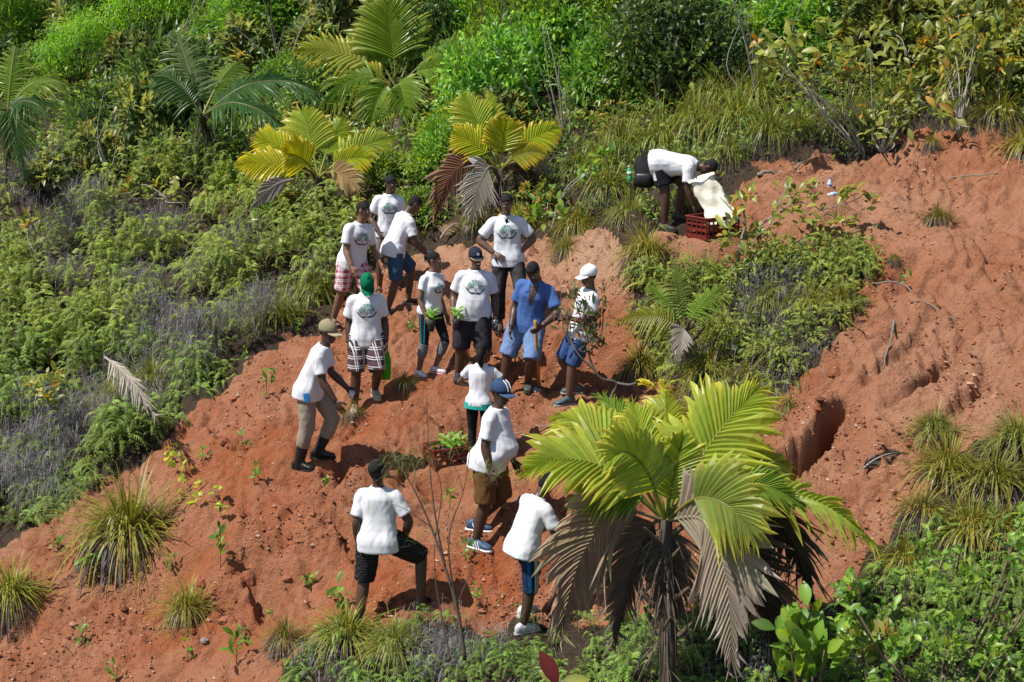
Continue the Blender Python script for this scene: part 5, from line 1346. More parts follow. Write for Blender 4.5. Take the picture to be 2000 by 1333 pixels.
def leafy(name, label, cat, base, branches, kind, ends, per, L, group=None, bcol=(.16, .14, .12), cap=300, spread=.85, up=.35, axis=None):
    """branches: list of (points, r0, r1) in place coordinates; ends: leaf-cluster points"""
    base = np.asarray(base, float); t = thing(name, label, cat, base, 0, group)
    for pts, r0, r1 in branches:
        b_ = MB(); m_ = max(6, len(pts) * 4); b_.add(*tube(spline(np.asarray(pts, float) - base, m_), np.linspace(r0, r1, m_), 6), bcol); b_.obj('branch', M_WOOD, t, True)
    jobs = []
    for e in ends:
        e = np.asarray(e, float) - base; ax = unit(axis if axis is not None else (e * [1, 1, 0] * .6 + [0, 0, .5]))
        for i in range(per):
            d = unit(ax * up + rng.normal(size=3) * spread * .6 + [0, -.1, 0]); n = unit(rng.normal(size=3) * .5 + [-.2, -.35, .9])
            jobs.append((e + rng.normal(size=3) * L * .35, d, n, L * rng.uniform(.65, 1.15)))
    rng.shuffle(jobs)
    jobs.sort(key=lambda j: 0.0 if len(jobs) <= cap else np.linalg.norm(j[0] + base - CAM) - j[3] * 3)
    for j in jobs[:cap]: leafobj(t, kind, *j)
    if len(jobs) > cap:
        rest = jobs[cap:]; mb = MB(); cols = np.array([[LM[kind][i].color_attributes['Col'].data[4].color[a] for a in range(3)] for i in rng.integers(0, len(LM[kind]), len(rest))])
        leaves(mb, np.array([j[0] for j in rest]), np.array([j[1] for j in rest]), np.array([j[3] for j in rest]), np.array([j[3] for j in rest]) * .45, cols, .15, .2, np.array([j[2] for j in rest]))
        mb.obj('foliage', M_LEAF, t)['kind'] = 'stuff'
    return t
def pxl(lst): return [at(*v) for v in lst]
# gnarled sapling before the person in white cap
base = hit(1184, 806)
D0 = proj(base)[2]
tr = [base, at(1194, 775, D0), at(1203, 748, D0 - .02), at(1172, 738, D0 - .08), at(1152, 700, D0 - .1), at(1146, 650, D0 - .1), at(1143, 600, D0 - .08)]
leafy('gnarled_sapling', 'gnarled grey sapling with dark narrow leaves standing before the person in white cap', 'sapling', base,
    [(tr, .024, .008), ([at(1203, 748, D0), at(1228, 752, D0 - .1), at(1243, 748, D0 - .15)], .020, .012), ([at(1160, 722, D0 - .08), at(1128, 690, D0 - .15), at(1108, 640, D0 - .1), at(1110, 575, D0)], .012, .004),
     ([at(1150, 690, D0 - .1), at(1175, 650, D0), at(1178, 580, D0 + .05)], .012, .005), ([at(1146, 650, D0 - .1), at(1130, 610, D0 - .2), at(1122, 572, D0 - .2)], .009, .004), ([at(1125, 686, D0 - .15), at(1100, 640, D0 - .1), at(1095, 560, D0)], .008, .003)],
    'narrow', [at(1143 + a, 600 + b_, D0 - .1 + dz) for a, b_, dz in ((0, 0, 0), (10, -10, .1), (-8, 12, -.1), (14, 22, 0), (25, 40, .1), (-5, 40, -.1), (18, 60, 0), (32, 5, .1), (-20, -20, -.15), (-22, -30, -.1), (36, -30, .1), (8, 80, 0), (-33, 20, 0), (30, 80, .1), (0, 55, -.1), (-32, 45, 0))], 13, .13, None, (.115, .105, .095), 300, .75, .7)
# olive shrub beside the crate
base = hit(1440, 525); D0 = proj(base)[2]
br = [([base, at(1445, 480, D0), at(1455, 440, D0), at(1450, 400, D0 - .1)], .028, .012), ([at(1447, 470, D0), at(1500, 430, D0 + .2), at(1560, 395, D0 + .3), at(1620, 420, D0 + .3)], .016, .006), ([at(1455, 440, D0), at(1420, 400, D0), at(1405, 385, D0)], .012, .005), ([at(1510, 425, D0 + .2), at(1530, 380, D0 + .3), at(1540, 365, D0 + .3)], .01, .004), ([at(1600, 412, D0 + .3), at(1660, 395, D0 + .4), at(1690, 380, D0 + .4)], .008, .004), ([at(1620, 420, D0 + .3), at(1665, 440, D0 + .3)], .008, .004)]
leafy('olive_shrub', 'spreading shrub with yellowish leaves and grey stem beside the red crate', 'shrub', base, br, 'olive',
    [at(x, y, D0 + dz) for x, y, dz in ((1450, 395, -.1), (1470, 380, -.1), (1440, 420, -.2), (1425, 440, -.2), (1465, 450, -.1), (1480, 470, -.1), (1440, 470, -.3), (1535, 370, .3), (1545, 400, .2), (1560, 420, .2), (1585, 390, .3), (1520, 405, .2), (1600, 425, .3), (1575, 370, .3), (1640, 385, .4), (1665, 375, .4), (1690, 395, .4), (1660, 430, .3), (1630, 440, .3), (1510, 440, .1), (1420, 470, -.2), (1455, 500, -.1))], 9, .17, None, (.25, .23, .2), 300, .8, .6)
# right-hand upper shrubs with big leaves and pale branches
def bigshrub(label, base_px, ends_px, L, dz, per=13, kind='olive', name='large_leaved_shrub', cap=300):
    base = hit(*base_px); D0 = proj(base)[2] - dz; r = np.random.default_rng(int(base_px[0]))
    ends = [at(x, y, D0 + r.uniform(-.5, .5)) for x, y in ends_px]; br = []
    for e in ends:
        m_ = base + (e - base) * .5 + r.normal(size=3) * .15; br.append(([base, m_, e], .014, .005)) if len(br) < 7 else br.append(([m_ + (base - m_) * r.uniform(0, .5) + r.normal(size=3) * .05, m_ + r.normal(size=3) * .1, e], .009, .004))
    leafy(name, label, 'shrub', base, br, kind, ends, per if per > 9 else 14, L * .86, 'large leaved shrubs on the upper right', (.30, .28, .25), cap, .85, .5)
bigshrub('large leaved shrub with crooked pale branches left of the olive tree', (1690, 290), [(1490, 105), (1520, 130), (1500, 85), (1540, 95), (1580, 130), (1560, 160), (1610, 110), (1640, 150), (1660, 100), (1620, 60), (1690, 130), (1700, 80), (1560, 65)], .26, .6)
bigshrub('olive tree with a slim pale stem at the upper right of the dirt', (1872, 268), [(1850, 40), (1880, 60), (1910, 40), (1930, 90), (1900, 120), (1850, 100), (1820, 70), (1950, 130), (1870, 20), (1840, 215), (1860, 225), (1925, 55)], .25, .2, 9, 'olive', 'olive_tree')
bigshrub('dark leaved low shrub hanging over the dirt edge left of the olive tree', (1722, 305), [(1690, 215), (1720, 235), (1750, 215), (1710, 260), (1740, 265), (1760, 245), (1780, 215), (1740, 195)], .2, .1, 10)
bigshrub('broad leaved bush in the middle of the olive shrubs at the upper right', (1770, 170), [(1740, 100), (1770, 80), (1800, 110), (1760, 130), (1790, 60), (1730, 60), (1820, 140), (1780, 160)], .24, .3, 9)
bigshrub('low broad leaved plant at the left beside the dead grey brush', (75, 500), [(50, 460), (70, 440), (35, 480), (80, 470), (60, 425)], .24, .2, 7)
bigshrub('low broad leaved plants with orange leaves below the glossy shrub', (330, 400), [(230, 380), (260, 365), (330, 350), (350, 380), (300, 395), (400, 395), (215, 400)], .25, .2, 7)
bigshrub('broad leaved bush with orange leaves under the yellow fan palm', (645, 480), [(580, 450), (610, 430), (640, 445), (670, 430), (600, 470), (560, 480), (690, 400), (655, 410)], .2, .2, 9)
bigshrub('small broad leaved bush among the ferns low on the left', (95, 850), [(60, 760), (85, 740), (110, 750), (95, 780), (75, 770), (110, 730)], .17, .4, 12)
bigshrub('light green broad leaved weeds right of the drooping palm', (1075, 440), [(1050, 400), (1080, 390), (1060, 420), (1100, 415), (1160, 330), (1175, 300), (1140, 340)], .18, .2, 8, 'fresh')
# leafy bush in the lower right corner
base = at(1830, 1500, 13.2); base[2] = H(base[0], base[1]); r = np.random.default_rng(5); ends, br = [], []
for i in range(88):
    x = r.uniform(1640, 2080); top = 1180 - (x - 1640) * .62 + 60 * math.sin(x * .03); y = r.uniform(max(top, 940), 1380); e = at(x, y, 13.0 + r.uniform(-.7, .7)); ends.append(e)
    if i % 4 == 0: br.append(([base + (at(1830, 1330, 13.2) - base) * r.uniform(0, .5), base + (e - base) * .55 + [0, 0, -.1], e], .02, .005))
leafy('leafy_bush', 'bright green leafy bush filling the lower right corner', 'bush', base, br, 'fresh', ends, 11, .115, None, (.12, .09, .06), 300, 1.0, .5)
base = at(1585, 1420, 13.0); base[2] = H(base[0], base[1]); ends = [at(x, y, 13.0 + r.uniform(-.2, .2)) for x, y in ((1560, 1215), (1590, 1235), (1540, 1250), (1575, 1270), (1610, 1270), (1545, 1300), (1600, 1310), (1575, 1320), (1530, 1285))]
leafy('rosette_bush', 'small bush with upright oblong leaves right of the big palm trunk', 'bush', base, [([base, base + (e - base) * .5, e], .016, .006) for e in ends], 'fresh', ends, 11, .19, None, (.14, .1, .07), 300, .7, .9)
base = at(1700, 1420, 13.4); base[2] = H(base[0], base[1]); ends = [at(x, y, 13.4 + r.uniform(-.2, .2)) for x, y in ((1680, 1245), (1705, 1255), (1725, 1240), (1690, 1275))]
leafy('rosette_bush', 'low plant with olive leaves between the oblong leaved bush and the corner bush', 'bush', base, [([base, e], .014, .006) for e in ends], 'olive', ends, 9, .16, None, (.14, .1, .07), 300, .7, .9)
base = at(1082, 1420, 12.9); base[2] = H(base[0], base[1]); t = leafy('red_leaf_plant', 'plant with one large dark red leaf left of the big palm at the bottom', 'plant', base, [([base, at(1088, 1335, 12.8)], .012, .007), ([at(1088, 1335, 12.8), at(1110, 1330, 12.8)], .008, .005)], 'olive', [], 0, .2)
o0 = at(1090, 1340, 12.8) - base
leafobj(t, 'red', o0, unit(np.array([-.35, .05, .75])), unit(np.array([.35, -.85, .2])), .34, 1); leafobj(t, 'olive', o0, unit(np.array([.75, -.1, .3])), unit(np.array([-.2, -.7, .7])), .27, 1); leafobj(t, 'olive', o0, unit(np.array([-.5, .3, .4])), unit(np.array([.2, -.7, .7])), .22, 0)
# lime vine on the edge of the largest tussock
vp = [(340, 880), (352, 905), (345, 935), (362, 960), (380, 985), (400, 1005), (425, 995), (372, 930), (335, 910), (390, 960), (352, 975), (440, 1010)]
base = hit(430, 1012); ends = [hit(*v) + np.array([0, -.12, .10]) for v in vp]
leafy('lime_vine', 'creeping vine with round lime green leaves beside the largest tussock', 'vine', base, [([base] + [ends[i] for i in (6, 5, 4, 3, 1, 0)], .006, .003)], 'lime', ends, 5, .085, None, (.2, .18, .08), 300, 1.1, .4)
# thin weeds and seedlings on the earth
SEED = [(520, 778, .30, 'pale green seedling on the left dirt rim beside the ferns'), (497, 962, .2, 'single seedling on the dirt left of the man in boots, lower one'), (395, 915, .16, 'seedling right of the lime vine'), (472, 890, .2, 'seedling on the dirt above the lone left seedling'), (636, 940, .17, 'small twin shoot below the boots of the man in khaki cap'),
  (365, 1285, .2, 'seedling at the bottom below the round tussock'), (172, 1135, .22, 'thin green shoot below the left end of the largest tussock'), (462, 1310, .26, 'seedling at the bottom edge left of the grey skirted tussock'), (160, 1255, .2, 'reddish weed on the dirt right of the left edge tussock'), (660, 1190, .22, 'seedling left of the leg of the man with his back turned'),
  (528, 1165, .17, 'seedling above the grey skirted tussock'), (908, 1098, .2, 'seedling below the sneakers of the man in navy cap'), (878, 1000, .2, 'seedling beside the bare sapling stems'), (112, 1085, .15, 'small shoot under the ferns at the left'), (325, 1120, .16, 'shoot left above the round tussock'), (430, 1105, .42, 'tall thin weed stem left of the lone seedlings'),
  (1005, 705, .2, 'seedling being planted before the man in blue shirt'), (800, 655, .16, 'shoot by the feet of the woman in leggings'), (580, 640, .2, 'green shoot on the dirt rim left of the man in khaki cap'), (930, 1165, .2, 'yellowish shoot left of the man in striped shorts'), (470, 1265, .2, 'weed left of the grey skirted tussock'), (480, 720, .18, 'green sprig at the fern edge'), (220, 1330, .16, 'weed at the bottom edge near the left'), (660, 1120, .12, 'tiny sprout beside the back of the squatting shoes'), (1760, 570, .12, 'dry sprig on the right dirt')]
SEED[23] = (600, 1130, .12, 'tiny sprout on the red earth left of the dotted shorts')
for px, py, hgt, lb in SEED:
    p = hit(px, py); st = [p - [0, 0, .03], p + [.01, 0, hgt * .5], p + [.02, -.01, hgt]]
    e = [p + np.array([.015, -.01, hgt * f]) for f in (.45, .7, 1.0)]
    leafy('seedling', lb, 'seedling', p, [(st, .006, .003)], 'seed', e, 4, .09 + .06 * (hgt > .2), 'seedlings dotted over the dirt', (.14, .15, .05), 300, .9, .6)

# --- bare sapling in the foreground and its wisps of needles
base = at(905, 1275, 14.3); base[2] = H(base[0], base[1]); D0 = 14.4
t = thing('bare_sapling', 'bare dark sapling with thin upright stems in front of the man in navy cap', 'sapling', base, 0)
for pts, r0, r1 in [([(908, 1290, 14.3), (895, 1200, 14.3), (870, 1110, 14.35), (842, 1030, 14.4), (805, 950, 14.4), (752, 862, 14.5)], .022, .004), ([(870, 1110, 14.35), (852, 1020, 14.3), (840, 920, 14.3), (833, 775, 14.3)], .012, .003), ([(895, 1190, 14.3), (878, 1100, 14.2), (880, 1030, 14.2), (905, 960, 14.2), (918, 880, 14.2)], .010, .003),
      ([(850, 1050, 14.4), (862, 960, 14.5), (845, 900, 14.5), (830, 860, 14.5)], .007, .002), ([(880, 1290, 14.2), (862, 1200, 14.2), (850, 1130, 14.2), (848, 1060, 14.2)], .009, .003), ([(842, 1030, 14.4), (800, 1000, 14.3), (770, 985, 14.3)], .005, .002), ([(905, 960, 14.2), (890, 915, 14.2), (872, 880, 14.2)], .004, .002), ([(893, 1180, 14.3), (930, 1090, 14.4), (950, 1040, 14.4)], .005, .002), ([(805, 950, 14.4), (815, 900, 14.4), (812, 870, 14.4)], .004, .002)]:
    b_ = MB(); P = np.array([at(*v) for v in pts]) - base; b_.add(*tube(spline(P, 22), np.linspace(r0, r1, 22), 6), (.085, .068, .055)); b_.obj('stem', M_WOOD, t, True)
nd = MB()
for x, y, D, n, R in [(800, 905, 14.5, 200, .17), (862, 850, 14.4, 130, .16), (885, 862, 14.3, 70, .13), (825, 885, 14.4, 110, .13), (770, 895, 14.5, 80, .1), (735, 975, 14.4, 110, .14), (830, 1045, 14.4, 100, .13), (970, 915, 14.2, 90, .13), (940, 905, 14.2, 70, .1), (900, 940, 14.3, 60, .1)]:
    c0 = at(x, y, D) - base; dd = unit(rng.normal(size=(n, 3)) * [1, .7, .45] + [-.1, 0, .1]); p = c0 + rng.normal(size=(n, 3)) * [R, R, R * .3]
    n = int(n * .6); dd, p = dd[:n], p[:n]; cc = jit((.17, .27, .055), n, .3); blades(nd, p, dd, rng.uniform(.08, .2, n), .0035, cc, cc, .6, 2)
nd.obj('needles', M_GRASS, t)['kind'] = 'stuff'
# thin dark saplings high on the slope
base = hit(965, 215); D0 = proj(base)[2]
t = thing('bare_sapling', 'thin dark leafless sapling right of the tall green palm', 'sapling', base, 0)
for pts in ([base, at(960, 120, D0), at(945, 40, D0), at(930, -40, D0)], [at(958, 110, D0), at(975, 50, D0), at(985, -20, D0)], [at(955, 90, D0), at(990, 60, D0), at(1010, 10, D0)], [at(962, 150, D0), at(985, 130, D0), at(1000, 95, D0)]):
    b_ = MB(); b_.add(*tube(spline(np.array(pts) - base, 16), np.linspace(.03, .008, 16), 6), (.06, .05, .045)); b_.obj('stem', M_WOOD, t, True)
base = hit(700, 270); 
# --- fallen and hanging dry fronds
def fallen(px0, px1, lift0, lift1, leaf, kind, label, D=None, **kw):
    a, b_ = hit(*px0) + [0, 0, lift0], hit(*px1) + [0, 0, lift1]
    if D: a, b_ = at(*px0, D[0]), at(*px1, D[1])
    t = thing('dead_frond', label, 'palm frond', (a + b_) / 2, 0, 'fallen dry palm fronds'); o = (a + b_) / 2
    m_ = MB(); d = b_ - a; sp = frond(m_, [a - o, a - o + d * .33 + [0, 0, .08], a - o + d * .66 + [0, 0, .08], b_ - o], leaf, nh=kw.pop('nh', (0, -.6, 1)), pet=.12, seed=int(px0[0]), **{**kind, **kw})
    f = m_.obj('blade', M_DEAD, t); rb = MB(); rb.add(*tube(sp, np.linspace(.018, .004, 40), 6), (.3, .26, .22)); rb.obj('rachis', M_WOOD, t, True)
WHT = dict(col=(.42, .38, .32), tip=(.5, .46, .40), dry=.5, vee=-.1)
fallen((205, 698), (303, 812), .5, .25, .42, WHT, 'long bleached dead frond lying over the ferns at the left', (20.4, 18.9), ang=(26, 6), fuse=.1, n=34)
fallen((572, 350), (492, 405), .7, .5, .36, GREY, 'curved grey dead frond hanging left of the yellow fan palm', (23.2, 23.0), ang=(35, 10), fuse=.95, nh=(.3, -1, .3), n=24)
fallen((1672, 922), (1772, 892), .03, .03, .22, dict(col=(.10, .085, .075), tip=(.2, .18, .165), dry=.5, vee=.03), 'dark dry frond lying flat on the right dirt below the gully', None, ang=(25, 8), fuse=.5, n=20)
fallen((860, 470), (905, 445), .1, .1, .2, DRYB, 'scrap of brown dry frond on the ground behind the man in dark cap', None)

# --- upper thicket: shrubs chosen from where each kind grows
LAND = [(750, 120, 'the tall green palm'), (620, 300, 'the yellow fan palm'), (975, 290, 'the drooping palm'), (480, 190, 'the dark feather palm'), (20, 230, 'the left edge feather palm'), (1190, 60, 'the yellowish palm top'), (1330, 330, 'the bent man'), (1590, 130, 'the pale branched shrub'), (1872, 150, 'the olive tree'), (950, 110, 'the leafless sapling'), (60, 430, 'the dead grey brush'), (760, 370, 'the man with afro hair'), (1250, 330, 'the black backpack')]
ADJ = {'glossy': 'glossy green shrub', 'bright': 'bright green shrub', 'feather': 'feathery light green sapling', 'bigleaf': 'shrub with large dark leaves', 'small': 'small leaved yellow-green shrub', 'dark': 'tall dark green shrub', 'olive': 'olive green shrub'}
SEEN = set()
def where(px, py, spec, R):
    ds = sorted(LAND, key=lambda l: math.hypot(px - l[0], py - l[1])); a, b_ = ds[0], ds[1]
    dx, dy = px - a[0], py - a[1]
    side = ('right of' if dx > 0 else 'left of') if abs(dx) > abs(dy) * 1.3 else ('below' if dy > 0 else 'above')
    if abs(abs(dx) - abs(dy)) < 45 and abs(dx) > 40: side = ('lower ' if dy > 0 else 'upper ') + ('right of' if dx > 0 else 'left of')
    sz = 'low ' if R < .75 else 'big ' if R > 1.15 else ''
    at_ = 'on the top edge' if py < 45 else 'just under the top edge' if py < 110 else 'midway up the thicket' if py < 230 else 'low in the thicket'
    for lb in (f'{sz}{ADJ[spec]} {side} {a[2]}', f'{sz}{ADJ[spec]} {side} {a[2]}, {at_}', f'{sz}{ADJ[spec]} {side} {a[2]}, {at_}, towards {b_[2]}'):
        if lb not in SEEN and len(lb.split()) <= 16: SEEN.add(lb); return lb
    ORD[spec] = ORD.get(spec, 0) + 1
    nth = ["first", "second", "third", "fourth", "fifth", "sixth", "seventh", "eighth", "ninth", "tenth", "eleventh", "twelfth"][(ORD[spec] - 1) % 12]
    lb = f'{sz}{ADJ[spec]} {at_}, {nth} {side} {a[2]}'
    return lb if len(lb.split()) <= 16 else f'{sz}{ADJ[spec]}, {nth} {side} {a[2]}'
ORD = {}
def kind_at(x, y):
    r_ = rng.random()
    if rng.random() < .13: return 'bigleaf'
    if rng.random() < .04: return 'dark'
    if x < 330 and y < 195: return 'feather'
    if x < 120 and y < 300: return 'feather' if r_ < .4 else 'glossy'
    if x < 490 and y > 150: return 'glossy'
    if 330 <= x < 560 and y < 240: return 'bright'
    if 540 <= x < 730 and y < 150: return 'bigleaf' if r_ < .75 else 'bright'
    if 480 <= x < 800 and y > 280: return 'small' if r_ < .5 else 'bigleaf'
    if 480 <= x < 720: return 'glossy'
    if 720 <= x < 1000 and y < 130: return 'bigleaf' if r_ < .6 else 'bright'
    if 1210 <= x < 1450 and y < 190: return 'dark'
    if 1450 <= x < 1620 and y < 110: return 'bright'
    if 1000 <= x < 1210 and y < 110: return 'bigleaf' if r_ < .5 else 'small'
    if x >= 1600: return 'olive' if r_ < .6 else 'small'
    return 'small' if r_ < .8 else 'bright'
PALMPX = [(750, 262, 60), (625, 438, 60), (982, 440, 60), (400, 300, 20)]
PALMTOP = [(735, 205, 120), (770, 172, 120), (1190, 105, 60), (480, 225, 110), (622, 345, 110), (975, 332, 90), (30, 230, 60), (345, 130, 40)]
spots = []
for row, (py, dx) in enumerate([(405, 95), (350, 110), (296, 118), (240, 124), (190, 124), (142, 124), (98, 124), (55, 124), (12, 124), (-30, 130), (-70, 150)]):
    for i, px in enumerate(np.arange(-80 + (row % 2) * dx / 2, 2100, dx)):
        x, y = px + rng.uniform(-30, 30), py + rng.uniform(-16, 16)
        if any(abs(x - a) < w and abs(y - b_) < 45 for a, b_, w in PALMPX): continue
        p = hits([x], [y])[0]
        if isdirt(p[:1], p[1:2])[0] or inpoly(np.array([x]), np.array([y + 28.0]), DIRT)[0]: continue
        if y > 320 and (x < 90 or 560 < x < 780 or x > 1080): continue
        if y > 372 and x < 440: continue
        if any(abs(x - a) < w and b_ - 10 < y < b_ + 95 for a, b_, w in PALMTOP): continue
        if y > 230 and 1080 < x < 1560: continue
        if y > 280 and (x < 90 or 700 < x < 860 or 440 < x < 520): continue
        if x > 1560 and y > 185: continue
        spots.append((x, y))
for i, (x, y) in enumerate(spots):
    sp = kind_at(x, y); p = hit(x, y); D = proj(p)[2]
    R = rng.uniform(.6, 1.25) * (.72 + .017 * (D - 20)) * (1.1 if sp == 'dark' else 1)
    if y > 300: R *= .75
    shrub(sp, p, 0, R, where(x, y, sp, R), i, rng.uniform(.9, 1.9))

for x, y, sp, R, lb in [(465, 372, 'small', .5, 'low yellow-green shrub between the dark feather palm and the yellow fan palm'), (520, 395, 'olive', .5, 'low olive shrub under the left fronds of the yellow fan palm'), (575, 425, 'olive', .45, 'low olive shrub just left of the yellow fan palm trunk'), (715, 425, 'olive', .4, 'low olive shrub left of the man with afro hair'), (820, 405, 'small', .5, 'low yellow-green shrub left of the brown drooping fronds'), (850, 350, 'small', .55, 'yellow-green shrub between the two yellow palms'), (760, 350, 'small', .55, 'yellow-green shrub right of the yellow fan palm'), (1060, 400, 'olive', .45, 'low olive shrub right of the drooping palm'), (530, 440, 'small', .35, 'small low shrub amid ferns left of the yellow fan palm'), (100, 375, 'bigleaf', .6, 'broad leaved shrub over the dead grey brush at the left'), (300, 385, 'bigleaf', .5, 'broad leaved shrub at the foot of the glossy shrubs')]:
    shrub(sp, x, y, R, lb, int(x), 1.0)

# --- ground cover nobody could count
FERN_L = [(-480, 335), (0, 330), (200, 345), (480, 350), (640, 430), (720, 500), (640, 590), (560, 640), (480, 712), (370, 805), (300, 872), (150, 975), (40, 1035), (-160, 1070), (-480, 1200)]
GREYB = [(150, 450, 130, 70), (60, 400, 80, 50), (470, 520, 90, 40), (370, 690, 130, 60), (260, 790, 130, 60), (110, 850, 120, 70), (40, 960, 90, 60), (330, 600, 110, 40), (640, 600, 50, 30), (520, 670, 60, 40), (130, 560, 60, 40), (300, 450, 80, 40)]
def greyness(x, y): return sum(np.exp(-((x - a) / rx) ** 2 - ((y - b_) / ry) ** 2) for a, b_, rx, ry in GREYB)
mf, mg = MB(), MB()
q, P = scatter(FERN_L, 2150); P = onground(P); gv = greyness(q[:, 0], q[:, 1]) + rng.uniform(-.3, .3, len(q)); hz = sstep(.36, .62, fbm(P[:, 0] * 1.15, P[:, 1] * 1.15, 99, 2))
for (x, y), p, g_, h_ in zip(q, P, gv, hz):
    lift = .06 + .85 * h_ * rng.uniform(.75, 1.15) * (1 if y < 700 else .7)
    if h_ < .22 and rng.random() < .45: continue
    if g_ < .95: fern_clump(mf, p, rng.uniform(.24, .44), int(rng.uniform(13, 20)), np.array((.185, .235, .046)) * rng.uniform(.65, 1.25) if y < 700 else np.array((.155, .22, .045)) * rng.uniform(.65, 1.25), lift)
    if g_ > .45: tangle(mg, p + [0, 0, lift * .6 if g_ > .6 else lift * .2], rng.uniform(.3, .48), 62 if g_ > .75 else 14, (.22, .205, .215) if g_ > .75 else (.12, .11, .105), .008)
mf.obj('fern_thicket', M_FERN)['kind'] = 'stuff'; mg.obj('dead_brush', M_DEAD)['kind'] = 'stuff'
FG = [(540, 1420), (570, 1310), (640, 1262), (770, 1238), (900, 1212), (1050, 1222), (1280, 1225), (1480, 1195), (1600, 1170), (1700, 1120), (1800, 1040), (2060, 960), (2350, 880), (2350, 1420)]
mf, mg = MB(), MB()
q, P = scatter(FG, 760); P = onground(P)
gb = lambda x, y: sum(np.exp(-((x - a) / rx) ** 2 - ((y - b_) / ry) ** 2) for a, b_, rx, ry in [(860, 1260, 80, 50), (1010, 1210, 60, 30), (860, 1320, 60, 30), (1480, 1290, 60, 40), (1730, 1330, 90, 40), (640, 1320, 60, 30)])
for (x, y), p in zip(q, P):
    g_ = gb(x, y) + rng.uniform(-.3, .35); lift = rng.uniform(.04, .26)
    if g_ < .62: fern_clump(mf, p, rng.uniform(.17, .31), int(rng.uniform(13, 19)), np.array((.125, .195, .035)) * rng.uniform(.7, 1.35), lift)
    if g_ > .2: tangle(mg, p + [0, 0, lift * .4], rng.uniform(.18, .32), 50 if g_ > .6 else 18, (.24, .225, .23), .006)
mf.obj('foreground_ferns', M_FERN)['kind'] = 'stuff'; mg.obj('foreground_dead_brush', M_DEAD)['kind'] = 'stuff'
# dead stalks and twigs in the grassy patch and under the upper bushes
mg = MB(); mf = MB(); q, P = scatter(PATCH, 330); P = onground(P)
for (x, y), p in zip(q, P):
    if 1290 < x < 1470 and y < 522: continue
    gr_ = (1440 < x < 1570 and 540 < y < 680) or (y > 690 and rng.random() < .5)
    if gr_: tangle(mg, p, rng.uniform(.22, .38), 40, (.2, .19, .19))
    elif rng.random() < .5: tangle(mg, p, rng.uniform(.2, .32), 16, (.12, .11, .10))
    if not gr_ or rng.random() < .25:
        fern_clump(mf, p, rng.uniform(.2, .34), int(rng.uniform(10, 16)), np.array((.20, .24, .045)) * rng.uniform(.6, 1.2), rng.uniform(.05, .3))
    if rng.random() < .3:
        n_ = 26; o_ = rng.normal(size=(n_, 3)) * [.12, .12, .08] + [0, 0, .22]; cc_ = np.array([(.16, .21, .035), (.23, .25, .04), (.10, .15, .035)])[rng.integers(0, 3, n_)]
        leaves(mf, p + o_, unit(rng.normal(size=(n_, 3)) + [0, -.2, .5]), rng.uniform(.06, .12, n_), rng.uniform(.03, .05, n_), cc_, .2, .2, unit(rng.normal(size=(n_, 3)) * .5 + [-.1, -.2, 1]))
mf.obj('patch_ferns', M_FERN)['kind'] = 'stuff'
UP2 = [(1090, 300), (1250, 250), (1500, 290), (1800, 215), (2060, 210), (2060, 300), (1900, 262), (1800, 230), (1720, 300), (1500, 345), (1400, 370), (1200, 440), (1090, 460)]
q, P = scatter(UP2, 200); P = onground(P)
for p in P: tangle(mg, p, rng.uniform(.25, .4), 28, (.10, .088, .08))
mg.obj('dry_stalks', M_DEAD)['kind'] = 'stuff'
# low leafy undergrowth over all the wooded hill
mb = MB(); n = 1850
q = np.stack([rng.uniform(-600, 2500, n), rng.uniform(-90, 440, n)], -1); P = hits(q[:, 0], q[:, 1]); ok = ~isdirt(P[:, 0], P[:, 1]) & ~inpoly(q[:, 0], q[:, 1] + 12, DIRT) & ~((q[:, 1] > 330) & (q[:, 0] < 560))
P = onground(P[ok]); per = 30; D = proj(P)[2]; Pr = np.repeat(P, per, 0); sc = np.repeat(D / 26, per)
gr = np.array([(.09, .15, .03), (.14, .20, .034), (.175, .205, .036), (.055, .1, .024), (.3, .2, .045)])[np.repeat(rng.choice(5, len(P), p=[.3, .28, .22, .15, .05]), per)]
nn = len(Pr); off = rng.normal(size=(nn, 3)) * np.array([.26, .26, .14]) * sc[:, None]; off[:, 2] = np.abs(off[:, 2]) * 1.3 + .03
leaves(mb, Pr + off, unit(rng.normal(size=(nn, 3)) + [0, -.2, .4]), rng.uniform(.08, .2, nn) * sc, rng.uniform(.035, .08, nn) * sc, (gr * (1 + .25 * rng.normal(size=(nn, 1)))).clip(.005, .6), .2, .25, unit(rng.normal(size=(nn, 3)) * .5 + [-.1, -.2, 1]))
mb.obj('undergrowth', M_LEAF)['kind'] = 'stuff'
# loose clods, pebbles and leaf litter on the earth
mb = MB(); n = 30000
q, P = scatter([(0, 1340), (-40, 1060), (300, 870), (640, 600), (1000, 470), (1500, 330), (2040, 250), (2040, 860), (1700, 1100), (1050, 1230), (560, 1340)], n); ok = isdirt(P[:, 0], P[:, 1]); P = onground(P[ok]); n = len(P)
clus = sstep(.42, .6, fbm(P[:, 0] * 1.4, P[:, 1] * 1.4, 44, 3)); keep = rng.random(n) < .03 + .75 * clus ** 1.5; P = P[keep]; n = len(P)
r_ = np.abs(rng.normal(size=n)) * .011 + .005; r_[rng.random(n) < .015] *= 2.8
ico = np.array([[0, 0, 1], [.9, 0, .3], [.28, .85, .3], [-.72, .53, .3], [-.72, -.53, .3], [.28, -.85, .3], [0, 0, -.6]])
f_ = np.array([[0, 1, 2], [0, 2, 3], [0, 3, 4], [0, 4, 5], [0, 5, 1], [6, 2, 1], [6, 3, 2], [6, 4, 3], [6, 5, 4], [6, 1, 5]])
